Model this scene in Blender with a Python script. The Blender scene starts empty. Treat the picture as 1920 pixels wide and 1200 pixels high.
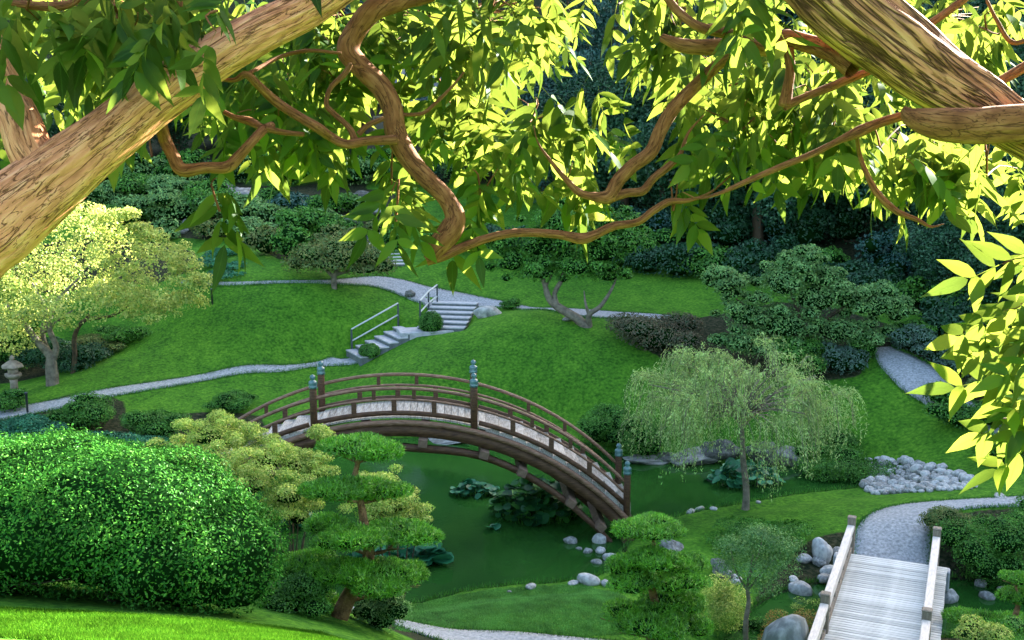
import bpy, math, random
import numpy as np
from mathutils import Vector, Matrix, noise as mnoise

random.seed(11)
rng = np.random.default_rng(11)
D = bpy.data
sc = bpy.context.scene
COL = sc.collection
rad = math.radians

# ------------------------------------------------------------------ camera, sky, sun, exposure
F = 2058.0; TH = rad(10.0); CAMZ = 11.0
CT, ST = math.cos(TH), math.sin(TH)
cd = D.cameras.new('camera'); cam = D.objects.new('camera', cd); COL.objects.link(cam)
cam.location = (0, 0, CAMZ); cam.rotation_euler = (rad(90) - TH, 0, 0)
cd.sensor_width = 36; cd.lens = 36 * F / 1920; cd.clip_start = .05; cd.clip_end = 2000
sc.camera = cam

SUN_AZ = rad(40); SUN_EL = rad(22)      # azimuth measured from +Y towards +X
w = D.worlds.new('World'); sc.world = w; w.use_nodes = True
nt = w.node_tree
bg = nt.nodes['Background']
sky = nt.nodes.new('ShaderNodeTexSky'); sky.sky_type = 'NISHITA'; sky.sun_disc = False
sky.sun_elevation = SUN_EL; sky.sun_rotation = SUN_AZ; sky.dust_density = 3.0; sky.ozone_density = .4
nt.links.new(sky.outputs[0], bg.inputs[0]); bg.inputs[1].default_value = .065
sd = D.lights.new('sun', 'SUN'); sd.energy = 5; sd.angle = rad(.5); sd.color = (1, .93, .80)
so = D.objects.new('sun', sd); COL.objects.link(so)
S3 = Vector((math.sin(SUN_AZ) * math.cos(SUN_EL), math.cos(SUN_AZ) * math.cos(SUN_EL), math.sin(SUN_EL)))
so.rotation_euler = S3.to_track_quat('Z', 'Y').to_euler(); so.location = (60, 60, 60)
sc.view_settings.view_transform = 'Standard'; sc.view_settings.look = 'None'
sc.view_settings.exposure = 3.74; sc.view_settings.gamma = 1
sc.view_settings.use_curve_mapping = False
sc.render.engine = 'CYCLES'
sc.cycles.max_bounces = 6; sc.cycles.diffuse_bounces = 3; sc.cycles.transmission_bounces = 3
sc.cycles.glossy_bounces = 2; sc.cycles.transparent_max_bounces = 4

# ------------------------------------------------------------------ where a line of sight meets the place
def P(px, py, Z):
    xc = (px - 960) / F * Z; v = -(py - 600) / F * Z
    return np.array([xc, Z * CT + v * ST, CAMZ - Z * ST + v * CT])
def PV(px, py, Z): return Vector(P(px, py, Z))
def kk(py): return ST + (py - 600) / F * CT
def Wz(px, py, z):
    return P(px, py, (CAMZ - z) / kk(py))

# ------------------------------------------------------------------ terrain height function
CP = [  # (px, py, z): ground heights above the pond
 (0,1200,5.9),(300,1200,5.9),(600,1200,5.85),(0,1145,5.3),(300,1160,5.45),(580,1190,5.7),
 (850,1190,.9),(1100,1199,.9),(950,1150,1.05),(780,1150,.8),(1050,1120,.7),(900,1107,.1),(1100,1092,.12),
 (1250,1060,.5),(1250,1150,.7),(1340,1180,.6),
 (1180,995,.65),(1240,1000,.5),(1670,1040,.8),(1600,1215,.7),(1750,1215,.7),(1690,980,.85),(1760,950,.9),(1850,935,1.0),(1920,925,1.1),
 (1300,962,.15),(1400,955,.3),(1500,935,.3),(1280,1040,.55),(1420,1000,.5),(1560,1000,.6),(1560,920,.15),
 (1640,915,.2),(1740,925,.7),(1830,915,.95),(1480,1150,0),(1850,1150,0),(1850,1000,1.1),
 (740,828,.1),(850,822,.1),(1000,826,.1),(1190,862,.1),(1330,866,.15),(1500,868,.15),(1610,890,.15),
 (1700,800,1.2),(1820,870,.9),(1640,700,2.3),(1680,690,2.6),(1660,660,2.9),(1760,740,2.0),(1850,800,1.7),
 (1000,587,3.7),(1000,578,3.3),(1190,596,3.2),(1180,640,2.9),(900,650,2.6),(800,700,1.9),(1100,700,2.0),
 (1150,800,.6),(1060,780,.8),(900,750,1.0),(1300,700,2.0),(1450,720,1.9),(1450,640,2.9),
 (500,620,2.9),(300,640,2.4),(600,560,3.9),(450,562,3.9),(750,600,3.0),(200,682,1.9),(100,722,1.5),
 (100,655,1.5),(0,700,1.2),(0,650,1.5),(0,778,1.1),(215,738,1.3),(400,706,1.5),(600,684,1.5),(400,742,1.15),
 (250,765,1.0),(520,730,1.15),(650,760,.8),(400,830,.4),(250,850,.6),(0,850,.9),
 (400,535,4.4),(700,530,4.2),(760,545,3.9),(870,566,3.4),(450,490,5.0),(450,455,5.4),(1000,540,3.9),
 (1000,510,4.3),(1300,560,3.7),(1300,530,4.1),(850,500,4.6),(300,400,6.3),(300,350,7.4),(600,400,6.4),(700,360,7.2),
 (600,450,5.4),(1000,450,5.3),(1400,480,4.8),(1700,600,3.6),(1900,600,3.6),(1900,800,1.8),(1500,620,3.2),(150,560,3.4),(0,560,3.8),
]
CW = [  # world points: the near hillside the camera stands on, and the edges
 (0,-8,10),(0,0,9.4),(-3,3,8.7),(3,3,8.6),(-12,4,8.8),(12,4,8.4),(0,7,7.3),(5,8,6.3),(-5,8,7.2),(3,12,4.3),(0,12,4.6),(0,14,3.4),(0,10,5.6),(3,16,2.1),(6,16,2.1),(1,16,2.3),(0,19,1.05),
 (-3,18,2.75),(-6.5,17,3.6),(-6,21,2.1),(-10,16,4.3),(-9,28,.8),(-10,24,1.6),(-13,30,1.2),(10,14,3.2),(14,20,1.6),(9,20,1.3),(-30,0,9),(-25,15,5),(25,10,6),(30,30,3),(-25,30,2),
 (-30,45,3),(-35,65,6.5),(0,80,9.5),(30,75,9),(40,45,6),(-20,80,9.5),(20,60,6.0),(45,20,6),
]
pts = [Wz(*c) for c in CP] + [np.array(c, float) for c in CW]
pts = np.array(pts)
def _U(r2): return r2 * np.log(r2 + 1e-9) * .5
_n = len(pts); _x = pts[:, :2]
_K = _U(((_x[:, None] - _x[None]) ** 2).sum(-1)) + np.eye(_n) * 1.2
_A = np.zeros((_n + 3, _n + 3)); _A[:_n, :_n] = _K; _A[:_n, _n] = 1; _A[:_n, _n + 1:] = _x; _A[_n:, :_n] = _A[:_n, _n:].T
_c = np.linalg.solve(_A, np.concatenate([pts[:, 2], np.zeros(3)]))
def tps(x, y):
    x = np.asarray(x, float); y = np.asarray(y, float); sh = x.shape; x = x.ravel(); y = y.ravel()
    out = np.empty(len(x))
    for i in range(0, len(x), 20000):
        X = x[i:i + 20000]; Y = y[i:i + 20000]
        r2 = (X[:, None] - _x[:, 0]) ** 2 + (Y[:, None] - _x[:, 1]) ** 2
        out[i:i + 20000] = _U(r2) @ _c[:_n] + _c[_n] + _c[_n + 1] * X + _c[_n + 2] * Y
    return out.reshape(sh)
def ss(a, b, x):
    t = np.clip((x - a) / (b - a), 0, 1); return t * t * (3 - 2 * t)
def lump(x, y):
    return np.sin(x * .9 + 1.3 * np.sin(y * .5)) * np.sin(y * 1.1 + 1.7 * np.sin(x * .37 + 1)) 
def poly_sd(poly, x, y):
    """signed distance, negative inside"""
    x = np.asarray(x, float); y = np.asarray(y, float)
    d = np.full(x.shape, 1e9); ins = np.zeros(x.shape, bool); n = len(poly)
    for i in range(n):
        ax, ay = poly[i]; bx, by = poly[(i + 1) % n]
        ex, ey = bx - ax, by - ay; L = ex * ex + ey * ey + 1e-12
        t = np.clip(((x - ax) * ex + (y - ay) * ey) / L, 0, 1)
        d = np.minimum(d, np.hypot(x - ax - t * ex, y - ay - t * ey))
        c = ((ay > y) != (by > y)) & (x < (bx - ax) * (y - ay) / (by - ay + 1e-12) + ax)
        ins ^= c
    return np.where(ins, -d, d)
def smooth_poly(p, it=2):
    p = [np.array(q[:2], float) for q in p]
    for _ in range(it):
        q = []
        for i in range(len(p)):
            a, b = p[i], p[(i + 1) % len(p)]
            q += [a * .75 + b * .25, a * .25 + b * .75]
        p = q
    return [tuple(a) for a in p]
POND = smooth_poly([Wz(px, py, 0) for px, py in [(430,960),(470,1040),(560,1120),(680,1150),(780,1135),(850,1115),(920,1102),(1010,1096),(1100,1090),(1150,1068),(1158,1040),(1190,1005),
   (1230,980),(1300,962),(1390,946),(1480,930),(1570,920),(1625,915),(1612,890),(1540,874),(1420,872),(1330,868),(1190,862),(1060,826),(900,820),(740,822),(620,822),(480,850),(420,900)]])
STREAM = smooth_poly([Wz(px, py, 0) for px, py in [(1330,1230),(1400,1150),(1470,1108),(1560,1090),(1680,1085),(1800,1090),(1900,1080),(2050,1060),(2080,1130),(1900,1190),(1780,1200),(1680,1190),(1560,1180),(1500,1180),(1430,1260)]])
CUTS = []
def shade_hills(x, y):
    t = x * math.sin(SUN_AZ) + y * math.cos(SUN_AZ)
    p = x * math.cos(SUN_AZ) - y * math.sin(SUN_AZ)
    top = 48 - 7.5 * np.exp(-((p + 39.5) / 6.0) ** 2) + .8 * np.sin(p * .21)  # ridge height and gap shaped to shade the garden and sun the maple
    f = ss(56, 115, t)
    h2 = ss(84, 190, y) * 72 * ss(75, 45, x) + ss(60, 190, -x) * 18  # back hill raised out of view to block bright sky from pond reflections
    return f, top, h2
def H(x, y):
    x = np.asarray(x, float); y = np.asarray(y, float)
    xc = np.clip(x, -42, 46); yc = np.clip(y, -12, 84)
    h = tps(xc, yc)
    d = np.hypot(x - xc, y - yc)
    h = h * 1.0 + 0 * d
    far = ss(46, 60, np.hypot(x * .9, np.maximum(y - 40, 0) * 1.1))
    f_, top_, h2_ = shade_hills(x, y)
    h = np.maximum(h * (1 - f_) + top_ * f_, np.minimum(h + h2_, 80)) + (1 - f_) * far * lump(x * .2, y * .2) * 1.2
    sd = np.minimum(poly_sd(POND, x, y), poly_sd(STREAM, x, y))
    inside = np.minimum(h, -.04 - np.minimum(.9, -sd * .7))
    outside = .05 + (np.maximum(h, .08) - .05) * ss(-.2, 2.2, sd)
    outside = np.maximum(outside, .02 + .12 * ss(0, .3, sd))
    out = np.where(sd < 0, inside, outside)
    for a, b, hw in CUTS:      # flights of steps are let into the slope
        d = (b - a)[:2]; L = np.hypot(*d); u = d / L; s_ = (x - a[0]) * u[0] + (y - a[1]) * u[1]; q = abs(-(x - a[0]) * u[1] + (y - a[1]) * u[0])
        zc = a[2] + (b[2] - a[2]) * np.clip(s_ / L, 0, 1) - .16; f = ss(hw + .35, hw + .05, q) * ss(-.9, -.35, s_) * ss(L + .05, L - .05, s_)
        out = np.where(out > zc, out * (1 - f) + zc * f, out)
    return out
def H1(x, y): return float(H(np.array([x]), np.array([y]))[0])
_Zs = np.concatenate([np.arange(8, 60, .08), np.arange(60, 220, .5)])
def G(px, py):
    """ground point seen in that direction"""
    q = np.stack([P(px, py, z) for z in _Zs]); h = H(q[:, 0], q[:, 1])
    i = np.argmax(q[:, 2] <= h)
    if q[i, 2] > h[i]: i = len(_Zs) - 1
    return np.array([q[i, 0], q[i, 1], h[i]])
def depth(p): return p[1] * CT - (p[2] - CAMZ) * ST
def mpp(p): return depth(p) / F      # metres per photograph pixel there

f1 = G(662, 672); f2 = G(768, 618); f3 = G(826, 614); f4 = G(856, 571); f2[2] = max(f2[2], 2.75); f3[2] = f2[2] + .02; f4[2] = max(f4[2], f2[2] + .75)
CUTS += [(f1, f2, .85), (f3, f4, 1.0), ((f2 + f3) / 2 - np.array([.7, 0, 0]), (f2 + f3) / 2 + np.array([.7, .0, 0]), .5)]
# ------------------------------------------------------------------ materials
def newmat(name):
    m = D.materials.new(name); m.use_nodes = True; n = m.node_tree.nodes; n.clear()
    o = n.new('ShaderNodeOutputMaterial'); return m, m.node_tree, n, m.node_tree.links, o
def ramp(n, cols, pos=None):
    r = n.new('ShaderNodeValToRGB'); e = r.color_ramp.elements
    while len(e) < len(cols): e.new(.5)
    for i, c in enumerate(cols):
        e[i].position = pos[i] if pos else i / (len(cols) - 1); e[i].color = (*c, 1)
    return r
def leaf_mat(name, cols, trans=.35, tcol=None, gloss=.02, rough=.45):
    m, t, n, l, o = newmat(name)
    g = n.new('ShaderNodeNewGeometry'); r = ramp(n, cols); l.new(g.outputs['Random Per Island'], r.inputs[0])
    tc = n.new('ShaderNodeTexCoord'); nz = n.new('ShaderNodeTexNoise'); nz.inputs['Scale'].default_value = 1.7; l.new(tc.outputs['Object'], nz.inputs[0])
    hs = n.new('ShaderNodeHueSaturation'); mr = n.new('ShaderNodeMapRange'); mr.inputs[1].default_value = .35; mr.inputs[2].default_value = .65
    mr.inputs[3].default_value = .75; mr.inputs[4].default_value = 1.25; l.new(nz.outputs[0], mr.inputs[0]); l.new(mr.outputs[0], hs.inputs['Value']); l.new(r.outputs[0], hs.inputs['Color'])
    d = n.new('ShaderNodeBsdfDiffuse'); l.new(hs.outputs[0], d.inputs[0])
    tr = n.new('ShaderNodeBsdfTranslucent')
    if tcol: tr.inputs[0].default_value = (*tcol, 1)
    else: l.new(hs.outputs[0], tr.inputs[0])
    mx = n.new('ShaderNodeMixShader'); mx.inputs[0].default_value = trans; l.new(d.outputs[0], mx.inputs[1]); l.new(tr.outputs[0], mx.inputs[2])
    gl = n.new('ShaderNodeBsdfGlossy'); gl.inputs['Roughness'].default_value = rough; gl.inputs[0].default_value = (.9, 1, .95, 1)
    m2 = n.new('ShaderNodeMixShader'); m2.inputs[0].default_value = gloss; l.new(mx.outputs[0], m2.inputs[1]); l.new(gl.outputs[0], m2.inputs[2])
    l.new(m2.outputs[0], o.inputs[0]); return m
def noise_mat(name, cols, scale=3, detail=6, rough=.8, bump=.3, bscale=None, spec=.3, stretch=None, pos=None, bdist=.05, coord='Object', rnd=0):
    m, t, n, l, o = newmat(name)
    b = n.new('ShaderNodeBsdfPrincipled'); tc = n.new('ShaderNodeTexCoord')
    src = tc.outputs[coord]
    if stretch:
        mp = n.new('ShaderNodeMapping'); mp.inputs['Scale'].default_value = stretch; l.new(src, mp.inputs[0]); src = mp.outputs[0]
    nz = n.new('ShaderNodeTexNoise'); nz.inputs['Scale'].default_value = scale; nz.inputs['Detail'].default_value = detail; l.new(src, nz.inputs[0])
    fac = nz.outputs[0]
    if rnd:
        oi = n.new('ShaderNodeObjectInfo'); ma = n.new('ShaderNodeMath'); ma.operation = 'MULTIPLY_ADD'; ma.inputs[1].default_value = rnd
        l.new(oi.outputs['Random'], ma.inputs[0]); l.new(nz.outputs[0], ma.inputs[2])
        m2 = n.new('ShaderNodeMath'); m2.operation = 'SUBTRACT'; m2.inputs[1].default_value = rnd / 2; l.new(ma.outputs[0], m2.inputs[0]); fac = m2.outputs[0]
    r = ramp(n, cols, pos or [.3 + .4 * i / (len(cols) - 1) for i in range(len(cols))]); l.new(fac, r.inputs[0])
    l.new(r.outputs[0], b.inputs['Base Color']); b.inputs['Roughness'].default_value = rough; b.inputs['Specular IOR Level'].default_value = spec
    if bump:
        n2 = n.new('ShaderNodeTexNoise'); n2.inputs['Scale'].default_value = bscale or scale * 4; n2.inputs['Detail'].default_value = 5; l.new(src, n2.inputs[0])
        bp = n.new('ShaderNodeBump'); bp.inputs['Strength'].default_value = bump; bp.inputs['Distance'].default_value = bdist
        l.new(n2.outputs[0], bp.inputs['Height']); l.new(bp.outputs[0], b.inputs['Normal'])
    l.new(b.outputs[0], o.inputs[0]); return m

M = {}
M['wisteria'] = leaf_mat('wisteria_leaf', [(.003,.014,.001),(.006,.026,.002),(.012,.042,.003),(.026,.065,.004)], trans=.42, tcol=(.185,.245,.032), gloss=.006)
def add_veins(m):
    t = m.node_tree; n = t.nodes; l = t.links; uv = n.new('ShaderNodeUVMap'); uv.uv_map = 'UVMap'; sx = n.new('ShaderNodeSeparateXYZ'); l.new(uv.outputs[0], sx.inputs[0])
    def mth(op, a, b=None):
        q = n.new('ShaderNodeMath'); q.operation = op
        for i_, v in enumerate((a, b)):
            if v is None: continue
            if isinstance(v, (int, float)): q.inputs[i_].default_value = v
            else: l.new(v, q.inputs[i_])
        return q.outputs[0]
    av = mth('ABSOLUTE', mth('SUBTRACT', sx.outputs[1], .5)); mid = mth('LESS_THAN', av, .03)
    side = mth('LESS_THAN', mth('ABSOLUTE', mth('SUBTRACT', mth('FRACT', mth('MULTIPLY', mth('SUBTRACT', sx.outputs[0], mth('MULTIPLY', av, .6)), 8)), .5)), .07)
    vein = mth('MAXIMUM', mid, mth('MULTIPLY', side, .5))
    for nd in list(n):
        if nd.type in ('BSDF_DIFFUSE', 'BSDF_TRANSLUCENT'):
            mx = n.new('ShaderNodeMix'); mx.data_type = 'RGBA'; mx.blend_type = 'MIX'
            inp = nd.inputs[0]
            if inp.is_linked: l.new(inp.links[0].from_socket, mx.inputs[6]); mx.inputs[7].default_value = (.06, .12, .02, 1)
            else: mx.inputs[6].default_value = inp.default_value[:]; mx.inputs[7].default_value = (.13, .17, .02, 1)
            l.new(mth('MULTIPLY', vein, .6), mx.inputs[0]); l.new(mx.outputs[2], inp)
    # leaf to leaf variation of what shines through
    tr = [q for q in n if q.type == 'BSDF_TRANSLUCENT'][0]; g = [q for q in n if q.type == 'NEW_GEOMETRY'][0]
    hs = n.new('ShaderNodeHueSaturation'); src = tr.inputs[0].links[0].from_socket; l.new(src, hs.inputs['Color'])
    mr = n.new('ShaderNodeMapRange'); mr.inputs[3].default_value = .40; mr.inputs[4].default_value = 1.40; l.new(g.outputs['Random Per Island'], mr.inputs[0]); l.new(mr.outputs[0], hs.inputs['Value'])
    mr2 = n.new('ShaderNodeMapRange'); mr2.inputs[3].default_value = .53; mr2.inputs[4].default_value = .485; l.new(g.outputs['Random Per Island'], mr2.inputs[0]); l.new(mr2.outputs[0], hs.inputs['Hue']); l.new(hs.outputs[0], tr.inputs[0])
add_veins(M['wisteria'])
M['maple_gold'] = leaf_mat('maple_gold_leaf', [(.05,.15,.02),(.16,.30,.04),(.38,.44,.09),(.52,.52,.14)], trans=.32, tcol=(.60,.64,.18))
M['hedge'] = leaf_mat('hedge_leaf', [(.013,.07,.010),(.026,.125,.016),(.048,.18,.022),(.080,.23,.030)], trans=.15, gloss=.004, rough=.35)
M['golden_shrub'] = leaf_mat('golden_shrub_leaf', [(.14,.29,.04),(.30,.46,.07),(.50,.58,.11),(.68,.68,.18)], trans=.3)
M['pine'] = leaf_mat('pine_needle', [(.035,.14,.008),(.075,.27,.012),(.13,.39,.018),(.20,.46,.03)], trans=.2, gloss=.04)
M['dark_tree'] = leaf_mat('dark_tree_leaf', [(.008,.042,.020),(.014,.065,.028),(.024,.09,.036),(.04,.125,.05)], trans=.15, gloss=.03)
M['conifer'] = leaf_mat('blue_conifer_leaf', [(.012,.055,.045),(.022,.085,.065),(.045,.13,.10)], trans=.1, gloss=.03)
M['mid_tree'] = leaf_mat('mid_green_leaf', [(.026,.11,.014),(.058,.19,.022),(.10,.28,.034)], trans=.2)
M['olive_tree'] = leaf_mat('olive_leaf', [(.06,.13,.03),(.12,.17,.045),(.18,.18,.05),(.06,.17,.04)], trans=.2)
M['grey_tree'] = leaf_mat('grey_green_leaf', [(.06,.17,.045),(.12,.26,.075),(.21,.36,.10)], trans=.2)
M['willow'] = leaf_mat('willow_leaf', [(.14,.26,.06),(.26,.42,.12),(.42,.58,.20),(.36,.44,.13)], trans=.3)
M['red_shrub'] = leaf_mat('russet_leaf', [(.07,.09,.05),(.13,.10,.06),(.06,.11,.05)], trans=.2)
M['orange_shrub'] = leaf_mat('orange_leaf', [(.30,.14,.04),(.42,.20,.06),(.18,.24,.04),(.12,.22,.04)], trans=.3)
M['blue_cover'] = leaf_mat('blue_green_cover_leaf', [(.015,.10,.05),(.03,.16,.08),(.06,.22,.11)], trans=.15)
M['lotus'] = leaf_mat('lotus_leaf', [(.01,.09,.035),(.02,.15,.065),(.06,.24,.12)], trans=.15, gloss=.04, rough=.4)
M['lotus_dark'] = leaf_mat('dark_lotus_leaf', [(.008,.05,.018),(.014,.08,.022),(.05,.19,.025)], trans=.15, gloss=.02, rough=.4)
M['grey_shrub'] = leaf_mat('grey_shrub_leaf', [(.06,.12,.09),(.10,.17,.13),(.05,.13,.06)], trans=.15)
M['core'] = noise_mat('inner_shade_green', [(.003,.014,.003),(.007,.03,.006)], scale=5, bump=0, rough=1, spec=0)  # near-black green stands in for shade inside the foliage
M['bark'] = None
def bark_mat(name, cols, su=14, sv=8, dist=.01, crack=.035, dark=.25):
    """su, sv: noise scale round and along the bough"""
    m, t, n, l, o = newmat(name)
    b = n.new('ShaderNodeBsdfPrincipled'); uv = n.new('ShaderNodeUVMap'); uv.uv_map = 'UVMap'
    def nz(a, c, d=6, dis=.3):
        mp = n.new('ShaderNodeMapping'); mp.inputs['Scale'].default_value = (a, c, 1); l.new(uv.outputs[0], mp.inputs[0])
        x = n.new('ShaderNodeTexNoise'); x.inputs['Scale'].default_value = 1; x.inputs['Detail'].default_value = d; x.inputs['Distortion'].default_value = dis; l.new(mp.outputs[0], x.inputs[0]); return x.outputs[0]
    def crk(src, w):
        a = n.new('ShaderNodeMath'); a.operation = 'SUBTRACT'; a.inputs[1].default_value = .5; l.new(src, a.inputs[0])
        c = n.new('ShaderNodeMath'); c.operation = 'ABSOLUTE'; l.new(a.outputs[0], c.inputs[0])
        r_ = n.new('ShaderNodeMapRange'); r_.inputs[2].default_value = w; l.new(c.outputs[0], r_.inputs[0]); return r_.outputs[0]
    base = nz(su * 1.5, sv * 1.5, 8); c1 = crk(nz(su, sv * .55, 4, .8), crack); c2 = crk(nz(su * 2.6, sv * 1.7, 3, .5), crack * .9)
    gate = n.new('ShaderNodeMapRange'); gate.inputs[1].default_value = .42; gate.inputs[2].default_value = .58; l.new(nz(su * .6, sv * .9, 3), gate.inputs[0])
    g2 = n.new('ShaderNodeMath'); g2.operation = 'MAXIMUM'; l.new(c2, g2.inputs[0]); l.new(gate.outputs[0], g2.inputs[1])
    mul = n.new('ShaderNodeMath'); mul.operation = 'MULTIPLY'; l.new(c1, mul.inputs[0]); l.new(g2.outputs[0], mul.inputs[1])
    r = ramp(n, cols, [.3, .5, .7]); l.new(base, r.inputs[0])
    mx = n.new('ShaderNodeMix'); mx.data_type = 'RGBA'; mx.inputs[6].default_value = (cols[0][0] * dark, cols[0][1] * dark, cols[0][2] * dark, 1)
    l.new(mul.outputs[0], mx.inputs[0]); l.new(r.outputs[0], mx.inputs[7]); l.new(mx.outputs[2], b.inputs['Base Color'])
    ad = n.new('ShaderNodeMath'); ad.operation = 'MULTIPLY_ADD'; ad.inputs[1].default_value = .8; l.new(mul.outputs[0], ad.inputs[0]); l.new(base, ad.inputs[2])
    bp = n.new('ShaderNodeBump'); bp.inputs['Strength'].default_value = .8; bp.inputs['Distance'].default_value = dist; l.new(ad.outputs[0], bp.inputs['Height']); l.new(bp.outputs[0], b.inputs['Normal'])
    b.inputs['Roughness'].default_value = .85; b.inputs['Specular IOR Level'].default_value = .15
    l.new(b.outputs[0], o.inputs[0]); return m
M['bark_big'] = bark_mat('tan_furrowed_bark', [(.34,.125,.050),(.56,.225,.100),(.68,.33,.16)], 17, 7, .012, .018, .5)
M['bark_deep'] = bark_mat('deep_furrowed_bark', [(.24,.090,.035),(.46,.195,.080),(.58,.29,.13)], 14, 3.6, .022, .045, .25)
M['bark_branch'] = bark_mat('red_brown_bark', [(.115,.040,.012),(.20,.076,.024),(.28,.122,.042)], 8, 12, .003, .02, .6)
M['bark_grey'] = noise_mat('grey_bark', [(.08,.07,.05),(.22,.19,.14)], scale=6, bump=.6)
M['bark_dark'] = noise_mat('dark_bark', [(.03,.025,.015),(.10,.07,.04)], scale=6, bump=.6)
M['bark_pine'] = noise_mat('pine_bark', [(.06,.035,.015),(.22,.12,.05),(.30,.18,.08)], scale=9, bump=.8)
M['wood_dark'] = noise_mat('bridge_wood', [(.040,.020,.010),(.080,.040,.020),(.125,.070,.038)], scale=5, stretch=(1,6,6), bump=.3, rough=.6)
M['wood_rail'] = noise_mat('rail_wood', [(.10,.052,.030),(.18,.100,.060),(.27,.165,.11)], scale=6, stretch=(1,6,6), bump=.25, rough=.55)
M['wood_end'] = noise_mat('beam_end_wood', [(.11,.07,.045),(.19,.13,.09)], scale=9, bump=.3)
M['plank_pale'] = noise_mat('pale_deck_wood', [(.30,.32,.31),(.46,.48,.46),(.58,.60,.58)], scale=4, stretch=(1,9,5), bump=.25, rough=.7, rnd=.3, bdist=.01)
M['deck_moon'] = noise_mat('moon_deck_wood', [(.15,.135,.11),(.31,.285,.24),(.47,.44,.38)], scale=5, stretch=(6,1,5), bump=.3, rough=.6, rnd=.2, bdist=.01)
M['rail_pale'] = noise_mat('pale_rail_wood', [(.46,.42,.37),(.64,.59,.53)], scale=5, stretch=(6,1,5), bump=.2, rough=.6)
M['post_grey'] = noise_mat('weathered_post_wood', [(.16,.13,.10),(.30,.25,.19)], scale=7, stretch=(5,5,1), bump=.4, rough=.8)
M['finial'] = noise_mat('green_bronze', [(.03,.09,.09),(.10,.22,.22)], scale=9, bump=.1, rough=.3, spec=.7)
M['metal'] = noise_mat('dark_metal', [(.03,.04,.05),(.06,.08,.09)], scale=9, bump=0, rough=.4, spec=.6)
M['metal_pale'] = noise_mat('pale_metal', [(.35,.40,.38),(.5,.55,.52)], scale=9, bump=0, rough=.4, spec=.6)
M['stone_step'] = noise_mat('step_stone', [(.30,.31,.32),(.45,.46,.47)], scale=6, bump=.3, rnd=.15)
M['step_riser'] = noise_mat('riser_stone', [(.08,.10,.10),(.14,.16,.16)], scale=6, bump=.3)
M['rock'] = noise_mat('grey_rock', [(.05,.055,.045),(.14,.145,.13),(.27,.275,.26)], scale=3.5, bump=.5, bscale=14, bdist=.04, rnd=.35)
M['rock_pale'] = noise_mat('pale_river_rock', [(.15,.16,.15),(.30,.31,.30),(.47,.48,.46)], scale=3.0, bump=.3, bscale=14, bdist=.02, rnd=.35)
M['path'] = noise_mat('grey_gravel', [(.16,.18,.19),(.27,.29,.30),(.38,.40,.41)], scale=14, detail=9, bump=.6, bscale=40, bdist=.02, rough=.9)
M['lantern'] = noise_mat('lantern_stone', [(.16,.13,.10),(.34,.28,.22)], scale=6, bump=.5)
M['roof'] = noise_mat('slate_roof', [(.07,.08,.10),(.12,.13,.16)], scale=2, stretch=(1,1,1), bump=.2)
M['wall_dark'] = noise_mat('dark_timber_wall', [(.03,.025,.02),(.06,.05,.04)], scale=2, bump=.1)
M['glass'] = noise_mat('window_glass', [(.02,.03,.035),(.03,.045,.05)], scale=1, bump=0, rough=.1, spec=.8)

def water_mat():
    m, t, n, l, o = newmat('pond_water')
    b = n.new('ShaderNodeBsdfPrincipled'); tc = n.new('ShaderNodeTexCoord')
    nz = n.new('ShaderNodeTexNoise'); nz.inputs['Scale'].default_value = .35; nz.inputs['Detail'].default_value = 5; l.new(tc.outputs['Object'], nz.inputs[0])
    r = ramp(n, [(.009,.050,.008),(.016,.072,.011),(.024,.092,.016)], [.3,.5,.75]); l.new(nz.outputs[0], r.inputs[0]); l.new(r.outputs[0], b.inputs['Base Color'])
    b.inputs['Roughness'].default_value = .07; b.inputs['Specular IOR Level'].default_value = .5; b.inputs['IOR'].default_value = 1.33
    n2 = n.new('ShaderNodeTexNoise'); n2.inputs['Scale'].default_value = 5; n2.inputs['Detail'].default_value = 4; l.new(tc.outputs['Object'], n2.inputs[0])
    bp = n.new('ShaderNodeBump'); bp.inputs['Strength'].default_value = .08; bp.inputs['Distance'].default_value = .02; l.new(n2.outputs[0], bp.inputs['Height']); l.new(bp.outputs[0], b.inputs['Normal'])
    l.new(b.outputs[0], o.inputs[0]); return m
M['water'] = water_mat()
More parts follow.
